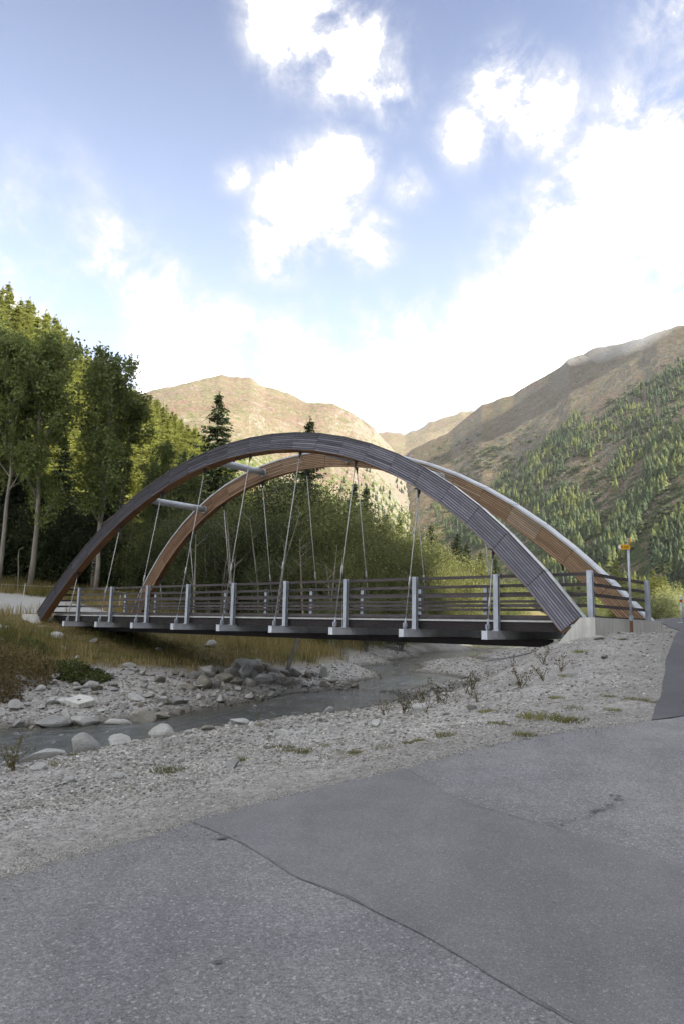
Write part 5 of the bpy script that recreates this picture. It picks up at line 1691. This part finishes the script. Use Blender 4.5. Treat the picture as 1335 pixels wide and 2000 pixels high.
for bi, (poly, n) in enumerate(BELTS):
    px, py = [p[0] for p in poly], [p[1] for p in poly]
    k = 0
    while k < n:
        a, e = rb.uniform(min(px), max(px)), rb.uniform(min(py), max(py))
        if not in_poly(np.array([a]), np.array([e]), poly)[0]:
            continue
        k += 1
        q = on_mountain(M_R, a, e)
        if q is None:
            continue
        if bi >= 9:
            if fbm(np.array([q[0] / 45]), np.array([q[1] / 45]), 4, 70)[0] > 0.47:
                scrub.append((*q, rb.uniform(2.5, 6.5)))
        else:
            belt_trees.append((*q, rb.uniform(7, 19) + 3 * rb.rand()))
belt_trees.sort(key=lambda q: -q[3] / math.hypot(q[0], q[1]))
cme = []
for v, f in cts:
    cme.append(new_mesh("mountain_conifer", v, f, MAT_MTREE))
for k, (x, y, z, h) in enumerate(belt_trees[:290]):
    w = h * rb.uniform(0.9, 1.6)
    tag(link("mountain_conifer", cme[k % 6], None, (x, y, z - 0.6), (0, 0, rb.uniform(0, 6.28)), (w, w, h)),
        "dark conifer in the belts of forest on the right mountainside", "tree", "conifers on the right mountainside")
def mass(name, lst, shapes, mat, label, wide):
    VV, FF, o = [], [], 0
    for i, (x, y, z, h) in enumerate(lst):
        v, f = shapes[i % len(shapes)]
        a = rb.uniform(0, 6.28)
        w = h * wide * rb.uniform(.8, 1.25)
        q = np.stack([(v[:, 0] * math.cos(a) - v[:, 1] * math.sin(a)) * w + x, (v[:, 0] * math.sin(a) + v[:, 1] * math.cos(a)) * w + y, v[:, 2] * h + z - 0.4], -1)
        VV.append(q); FF.append(f + o); o += len(q)
    return tag(link(name, new_mesh(name, np.concatenate(VV), np.concatenate(FF), mat)), label, kind='stuff')
mass("mountain_forest", belt_trees[290:], cts, MAT_MTREE, "farther conifers filling the forest belts of the right mountainside", 1.05)
mass("mountain_scrub", scrub, bbs, MAT_SCRUB, "green alder scrub scattered over the right mountainside", 1.6)
# few trees at the foot of the far sunny mountain
lst = []
for k in range(220):
    a, e = rb.uniform(-1.0, 7.5), rb.uniform(7.5, 13.2)
    q = on_mountain(M_L, a, e)
    if q and fbm(np.array([q[0] / 90]), np.array([q[1] / 90]), 3, 44)[0] > 0.47:
        lst.append((*q, rb.uniform(9, 17)))
mass("distant_trees", lst, cts, MAT_MTREE, "scattered conifers on the lower slope of the far mountain", 1.2)

# ------------------------------------------------------------------ bank vegetation
t = NT("dry_grass")
s_ = t.attr('shade')
c = t.ramp(s_, [(0.0, srgb('505a2e')), (0.3, srgb('766f40')), (0.65, srgb('968758')), (1.0, srgb('b5a67c'))])
t.fin(c, 0.8, 0, 0.15)
tr = t.n('ShaderNodeBsdfTranslucent'); t.link(c, tr.inputs['Color'])
mx = t.n('ShaderNodeMixShader'); mx.inputs[0].default_value = 0.3
t.link(t.b.outputs[0], mx.inputs[1]); t.link(tr.outputs[0], mx.inputs[2]); t.link(mx.outputs[0], t.out.inputs['Surface'])
MAT_GRASS = t.m
def blades(name, X, Y, H_, W_b, shade, mat, label, rng, lean=0.35):
    n = len(X)
    Z = gza(X, Y)
    a = rng.uniform(0, 6.283, n)
    dx, dy = np.cos(a), np.sin(a)
    l = H_ * rng.normal(0, lean, n)
    b = rng.uniform(0, 6.283, n)
    lx, ly = l * np.cos(b), l * np.sin(b)
    base = np.stack([X, Y, Z - 0.03], -1)
    w = np.stack([dx * W_b, dy * W_b, 0 * X], -1) * 0.5
    mid = base + np.stack([lx * .35, ly * .35, H_ * .55], -1)
    tip = base + np.stack([lx, ly, H_ * 0.95], -1)
    V = np.stack([base - w, base + w, mid + w * .7, mid - w * .7, tip], 1).reshape(-1, 3)
    o = (np.arange(n) * 5)[:, None]
    F = np.concatenate([o + np.array([[0, 1, 2]]), o + np.array([[0, 2, 3]]), o + np.array([[3, 2, 4]])], 1).reshape(-1, 3)
    me = new_mesh(name, V, F, mat)
    at = me.attributes.new('shade', 'FLOAT', 'FACE')
    at.data.foreach_set('value', np.repeat(shade, 3).astype(np.float32))
    return tag(link(name, me), label, kind='stuff')
rg = np.random.RandomState(12)
def tufts(n, per, xr, yr, prob):
    X, Y = rg.uniform(*xr, n), rg.uniform(*yr, n)
    k = rg.rand(n) < prob(X, Y)
    X, Y = X[k], Y[k]
    sh = np.clip(fbm(X * 0.22, Y * 0.22, 4, 90) * 1.9 - 0.5 + rg.normal(0, .12, len(X)), 0, 1)
    hh = 0.55 + 0.9 * fbm(X * 0.5, Y * 0.5, 3, 95)
    bx = X * _c + Y * _s - _o[0] * _c - _o[1] * _s
    by = -X * _s + Y * _c + _o[0] * _s - _o[1] * _c
    hh = hh * np.where((np.abs(by) < 3.6) & (np.abs(bx) < 13), 0.38, 1.0)      # thin growth in the shade of the deck
    r = 0.16
    XX = np.repeat(X, per) + rg.normal(0, r, len(X) * per)
    YY = np.repeat(Y, per) + rg.normal(0, r, len(X) * per)
    return XX, YY, np.clip(np.repeat(sh, per) + rg.normal(0, .14, len(XX)), 0, 1), np.repeat(hh, per) * rg.uniform(0.4, 1.0, len(XX))
def gprob(X, Y):
    return np.clip(grass_mask(X, Y) * 1.1, 0, 1) * (poly_sd(X, Y, PATH_POLY) < -0.2)
X_, Y_, sh, hh = tufts(9000, 11, (-24, 8), (14, 50), gprob)
blades("bank_grass", X_, Y_, hh * 0.78, rg.uniform(0.012, 0.03, len(X_)), sh, MAT_GRASS, "tall dry yellow grass over the far bank", rg)
X_, Y_, sh, hh = tufts(10000, 8, (-45, 30), (44, 110), gprob)
blades("meadow_grass", X_, Y_, hh * 0.6, rg.uniform(0.02, 0.05, len(X_)), sh * 0.8, MAT_GRASS, "yellowed meadow grass in front of the trees", rg)

# russet herbs at the left edge, green brambles on the gravel
def herb_patch(name, cx, cy, rx, ry, n, h, mat, label, cat, lsize, seed):
    rr = np.random.RandomState(seed)
    o = tag(link(name, None, None, (cx, cy, gz(cx, cy))), label, cat)
    a, q = rr.uniform(0, 6.283, n), np.sqrt(rr.rand(n))
    x, y = cx + rx * q * np.cos(a), cy + ry * q * np.sin(a)
    z = gza(x, y) + h * rr.rand(n) ** 1.2 * (1 - 0.6 * q ** 3) * (0.5 + fbm(x * 1.6, y * 1.6, 3, seed))
    V, F = cards(np.stack([x - cx, y - cy, z - o.location.z], -1), rr.uniform(*lsize, n), rr, 0.7, None, 0.35)
    link("leaves", crown_mesh("leaves", V, F, mat), o)
    mb = MB()
    for i in range(min(90, n // 20)):
        x0, y0 = x[i] - cx, y[i] - cy
        g = gz(x[i], y[i]) - o.location.z
        mb.tube([(x0, y0, g - .05), (x0 + rr.normal(0, .08), y0 + rr.normal(0, .08), g + h * rr.uniform(.5, 1.1))], 0.006, 3, False)
    mb.obj("stems", MAT_RUSSET, o)['kind'] = 'stuff'
    return o
herb_patch("bramble_patch", -8.7, 24.2, 1.2, 1.0, 3600, 0.40, MAT_HERB, "bright green bramble patch where the gravel meets the grass", "bramble", (0.05, 0.12), 1)
herb_patch("herb_patch", -10.6, 22.6, 1.9, 1.7, 6500, 1.0, MAT_RUSSET, "large clump of russet brown herbs on the left bank", "herbs", (0.04, 0.10), 2)
herb_patch("herb_patch", -9.9, 20.6, 1.1, 0.8, 3000, 0.7, MAT_RUSSET, "low russet herbs next to the shingle below the large clump", "herbs", (0.04, 0.09), 3)
herb_patch("herb_patch", -13.2, 23.8, 2.2, 2.0, 5200, 0.9, MAT_RUSSET, "russet herbs at the left picture edge on the bank", "herbs", (0.04, 0.10), 4)
herb_patch("bramble_patch", -11.2, 27.0, 0.8, 0.6, 1800, 0.4, MAT_HERB, "small green leafy patch high in the bank grass", "bramble", (0.05, 0.11), 5)

# brown weeds growing through the near gravel
def weed_mesh(seed, h):
    rr = np.random.RandomState(seed)
    st, lv, ax = MB(), [], []
    for k in range(rr.randint(3, 6)):
        a = rr.uniform(0, 6.283)
        dx, dy = math.cos(a) * rr.uniform(.08, .3), math.sin(a) * rr.uniform(.08, .3)
        hh = h * rr.uniform(.55, 1.0)
        pts = [Vector((dx * q + rr.normal(0, .015), dy * q + rr.normal(0, .015), hh * q)) for q in (0, .35, .7, 1.0)]
        pts[0].z = -0.05
        st.tube(pts, [0.009, 0.007, 0.005, 0.003], 4, False)
        for q in np.linspace(.2, 1.05, 16):
            i = min(2, int(q * 2.99))
            p = pts[i].lerp(pts[i + 1], min(1, q * 3 - i))
            lv.append((p.x + rr.normal(0, .035), p.y + rr.normal(0, .035), p.z + rr.normal(0, .02)))
    lv = np.array(lv)
    V, F = cards(lv, rr.uniform(.035, .075, len(lv)), rr, 0.55)
    return st.mesh("weed_stems", MAT_RUSSET), new_mesh("weed_leaves", V, F, MAT_WEED)
wkit = []
for i in range(4):
    a, b = weed_mesh(800 + i, 0.55)
    o = tag(link("weed", None), "reddish brown weed growing through the near gravel bank", "weed", "brown weeds on the near gravel")
    link("stems", a, o)["kind"] = "stuff"; link("leaves", b, o)
    wkit.append((o, 0.55))
wkit = Kit(wkit)
WEED = [(1.54, 13.93), (2.0, 14.6), (2.6, 15.1), (2.24, 12.01), (1.30, 14.7), (1.06, 16.2), (1.98, 12.6), (4.13, 13.68), (3.64, 13.13), (3.15, 12.8), (4.6, 19.5), (4.2, 20.6), (3.6, 19.2), (4.12, 14.82), (1.95, 13.43), (1.45, 12.31), (1.9, 16.4),
        (2.79, 15.51), (-1.7, 15.95), (-4.85, 11.2), (-4.7, 11.0), (1.2, 13.4), (2.5, 13.9), (0.9, 14.3)]
for i, (x, y) in enumerate(WEED):
    wkit.put(i, x, y, rng.uniform(0.22, 0.52), rng.uniform(0, 6.28), "brown weed with stiff stems on the boulder shore at the far left" if i in (19, 20) else ("brown weed beside the flat white boulder at the water" if i == 18 else None), 1.1)
# green grass tufts on the gravel
def tuft_mesh(seed):
    rr = np.random.RandomState(seed)
    n = 150
    a, q = rr.uniform(0, 6.283, n), rr.rand(n) ** 0.6 * 0.22
    x, y = q * np.cos(a), q * np.sin(a)
    h = rr.uniform(.03, .10, n)
    b = rr.uniform(0, 6.283, n)
    V = np.stack([np.stack([x - .006, y, 0 * x - .01], -1), np.stack([x + .006, y, 0 * x - .01], -1), np.stack([x + h * .7 * np.cos(b), y + h * .7 * np.sin(b), h], -1)], 1).reshape(-1, 3)
    return new_mesh("grass_tuft", V, np.arange(n * 3).reshape(n, 3), MAT_TUFT)
MAT_TUFT = leaf_mat("tuft_green", (.12, .125, .035), (.18, .165, .055), (.22, .17, .08), 0.3, 0.25)
tm = [tuft_mesh(900 + i) for i in range(4)]
TUFT = [(-1.9, 9.2), (3.1, 13.2), (-0.86, 10.25), (-0.63, 9.88), (-0.34, 8.62), (-0.02, 8.37), (0.38, 8.4), (0.47, 8.32), (1.05, 8.46), (1.7, 9.12), (1.93, 9.17), (2.74, 9.33), (2.89, 9.11), (4.74, 12.29), (3.99, 10.31), (3.98, 10.85), (2.22, 8.49), (1.22, 8.8), (2.16, 9.08), (-4.3, 11.2),
        (-4.1, 11.4), (-1.75, 15.8), (3.02, 9.92), (3.44, 9.94), (0.71, 8.55), (0.24, 8.32), (2.2, 10.79), (4.1, 10.14), (4.22, 12.94), (-1.1, 9.6), (0.1, 9.4), (1.4, 9.9), (3.3, 11.5), (5.2, 15.2), (5.9, 15.9), (2.6, 10.2)]
for i, (x, y) in enumerate(TUFT):
    x, y = x + rng.normal(0, .18), y + rng.normal(0, .25)
    s = rng.uniform(0.35, 0.9) * (1.5 if i in (0, 11) else 1)
    tag(link("grass_tuft", tm[i % 4], None, (x, y, gz(x, y)), (0, 0, rng.uniform(0, 6.28)), (s * 1.2, s * 1.2, s)), "small yellow green grass tuft on the near gravel by the road", "grass tuft", "grass tufts on the near gravel")

# leaning dead stem with a brush heap below it, thin grey stems standing on the bank
x, y = -2.15, 29.2
dead = tag(link("dead_tree", None, None, (x, y, gz(x, y))), "leaning dead grey trunk above the boulder pile on the far bank", "dead tree")
MB().tube([(0, 0, -.2), (.18, .3, .55), (.50, .9, 1.5), (.7, 1.3, 2.2)], [0.10, 0.085, 0.06, 0.02], 8).obj("trunk", MAT_BARK_GREY, dead, True)
mb = MB()
rr = np.random.RandomState(8)
for k in range(14):
    q = rr.uniform(.3, 1); p = Vector((.7 * q, 1.3 * q, 2.2 * q)); a = rr.uniform(0, 6.28)
    mb.tube([p, p + Vector((math.cos(a) * .35, math.sin(a) * .3, rr.uniform(-.3, .3)))], [0.015, 0.004], 4, False)
mb.obj("branch", MAT_BARK_GREY, dead)['kind'] = 'stuff'
bh = tag(link("brushwood_heap", None, None, (-2.1, 28.0, gz(-2.1, 28.0))), "tangle of grey dead twigs at the foot of the leaning trunk", "brushwood")
mb = MB()
for k in range(260):
    a, q = rr.uniform(0, 6.283), rr.rand() ** .6
    p = Vector((q * .75 * math.cos(a), q * .6 * math.sin(a), rr.uniform(0, .4) * (1 - q * .7)))
    d = Vector((rr.normal(), rr.normal(), rr.normal(0, .5))).normalized() * rr.uniform(.2, .5)
    mb.tube([p - d * .5, p + d * .5 + Vector((0, 0, rr.normal(0, .05)))], [0.006, 0.003], 3, False)
b_ = mb.obj("twigs", MAT_BARK_GREY, bh)
b_['kind'] = 'stuff'
TG = "thin grey trunks on the bank behind the deck"
for k in range(26):
    if k < 18:
        x, y = rr.uniform(-8.5, 0.5), rr.uniform(38.5, 46)
    else:
        x, y = rr.uniform(-0.5, 4), rr.uniform(36.5, 50)
    if gz(x, y) < WL(y) + .4:
        continue
    h = rr.uniform(4, 8)
    o = tag(link("thin_trunk_tree", None, None, (x, y, gz(x, y))), "thin pale grey stem standing in the grass behind the deck", "tree", TG)
    l = rr.normal(0, .10, 2) * h
    MB().tube([(0, 0, -.2), (l[0] * .3 + rr.normal(0, .1), l[1] * .3, h * .4), (l[0], l[1], h)], [rr.uniform(.05, .11), .055, .012], 7, False).obj("trunk", MAT_BARK_PALE, o, True)
    mb = MB()
    for q in range(9):
        u = rr.uniform(.35, 1); a = rr.uniform(0, 6.28)
        p = Vector((l[0] * u, l[1] * u, h * u))
        mb.tube([p, p + Vector((math.cos(a), math.sin(a), .9)) * rr.uniform(.4, 1.0)], [.018, .004], 4, False)
    mb.obj("branch", MAT_BARK_PALE, o)['kind'] = 'stuff'
# a conspicuous pale branch stub left of the first poplar trunk
x, y = -20.9, 47.0
o = tag(link("broken_branch", None, None, (x, y, gz(x, y))), "pale broken branch standing upright against the first poplar trunk", "branch")
MB().tube([(0, 0, -.1), (-.06, 0, 1.2), (-.16, 0, 2.3), (-.14, 0, 2.7), (.12, 0, 2.85)], [.035, .035, .03, .025, .02], 6).obj("stick", MAT_BARK_PALE, o)
# ------------------------------------------------------------------ thin valley haze
hz = MB().box((0, 2300, 640), (9000, 7000, 1320))
t = bpy.data.materials.new("haze_air")
t.use_nodes = True
nt_ = t.node_tree
for n_ in list(nt_.nodes):
    nt_.nodes.remove(n_)
o_ = nt_.nodes.new('ShaderNodeOutputMaterial')
v_ = nt_.nodes.new('ShaderNodeVolumePrincipled')
v_.inputs['Color'].default_value = (0.86, 0.91, 1.0, 1)
v_.inputs['Density'].default_value = 0.00003
v_.inputs['Anisotropy'].default_value = 0.2
nt_.links.new(v_.outputs[0], o_.inputs['Volume'])
haze = hz.obj("haze", t)
tag(haze, "thin pale haze filling the whole valley", kind='stuff')
# ------------------------------------------------------------------ cloud resting on the right-hand summit
import bmesh
bm = bmesh.new()
rc = np.random.RandomState(4)
for k in range(9):
    a = math.radians(20.0 + 0.50 * k); d = 2260 - 22 * k
    z = 1.6 + math.tan(math.radians(21.9 - 0.05 * abs(k - 4) + rc.uniform(-.15, .25))) * d
    m4 = Matrix.Translation((d * math.sin(a), d * math.cos(a), z)) @ Matrix.Diagonal((rc.uniform(80, 140), rc.uniform(100, 170), rc.uniform(75, 115), 1))
    bmesh.ops.create_icosphere(bm, subdivisions=3, radius=1.0, matrix=m4)
me = bpy.data.meshes.new("cloud")
bm.to_mesh(me); bm.free()
m = bpy.data.materials.new("cloud_vapour")
m.use_nodes = True
nt_ = m.node_tree
for n_ in list(nt_.nodes):
    nt_.nodes.remove(n_)
o_ = nt_.nodes.new('ShaderNodeOutputMaterial')
v_ = nt_.nodes.new('ShaderNodeVolumePrincipled')
v_.inputs['Color'].default_value = (1, 1, 1, 1)
v_.inputs['Anisotropy'].default_value = 0.3
v_.inputs['Density'].default_value = 0.0022
nt_.links.new(v_.outputs[0], o_.inputs['Volume'])
me.materials.append(m)
cl = link("cloud", me)
tag(cl, "soft white cloud wrapped round the right-hand summit", kind='stuff')
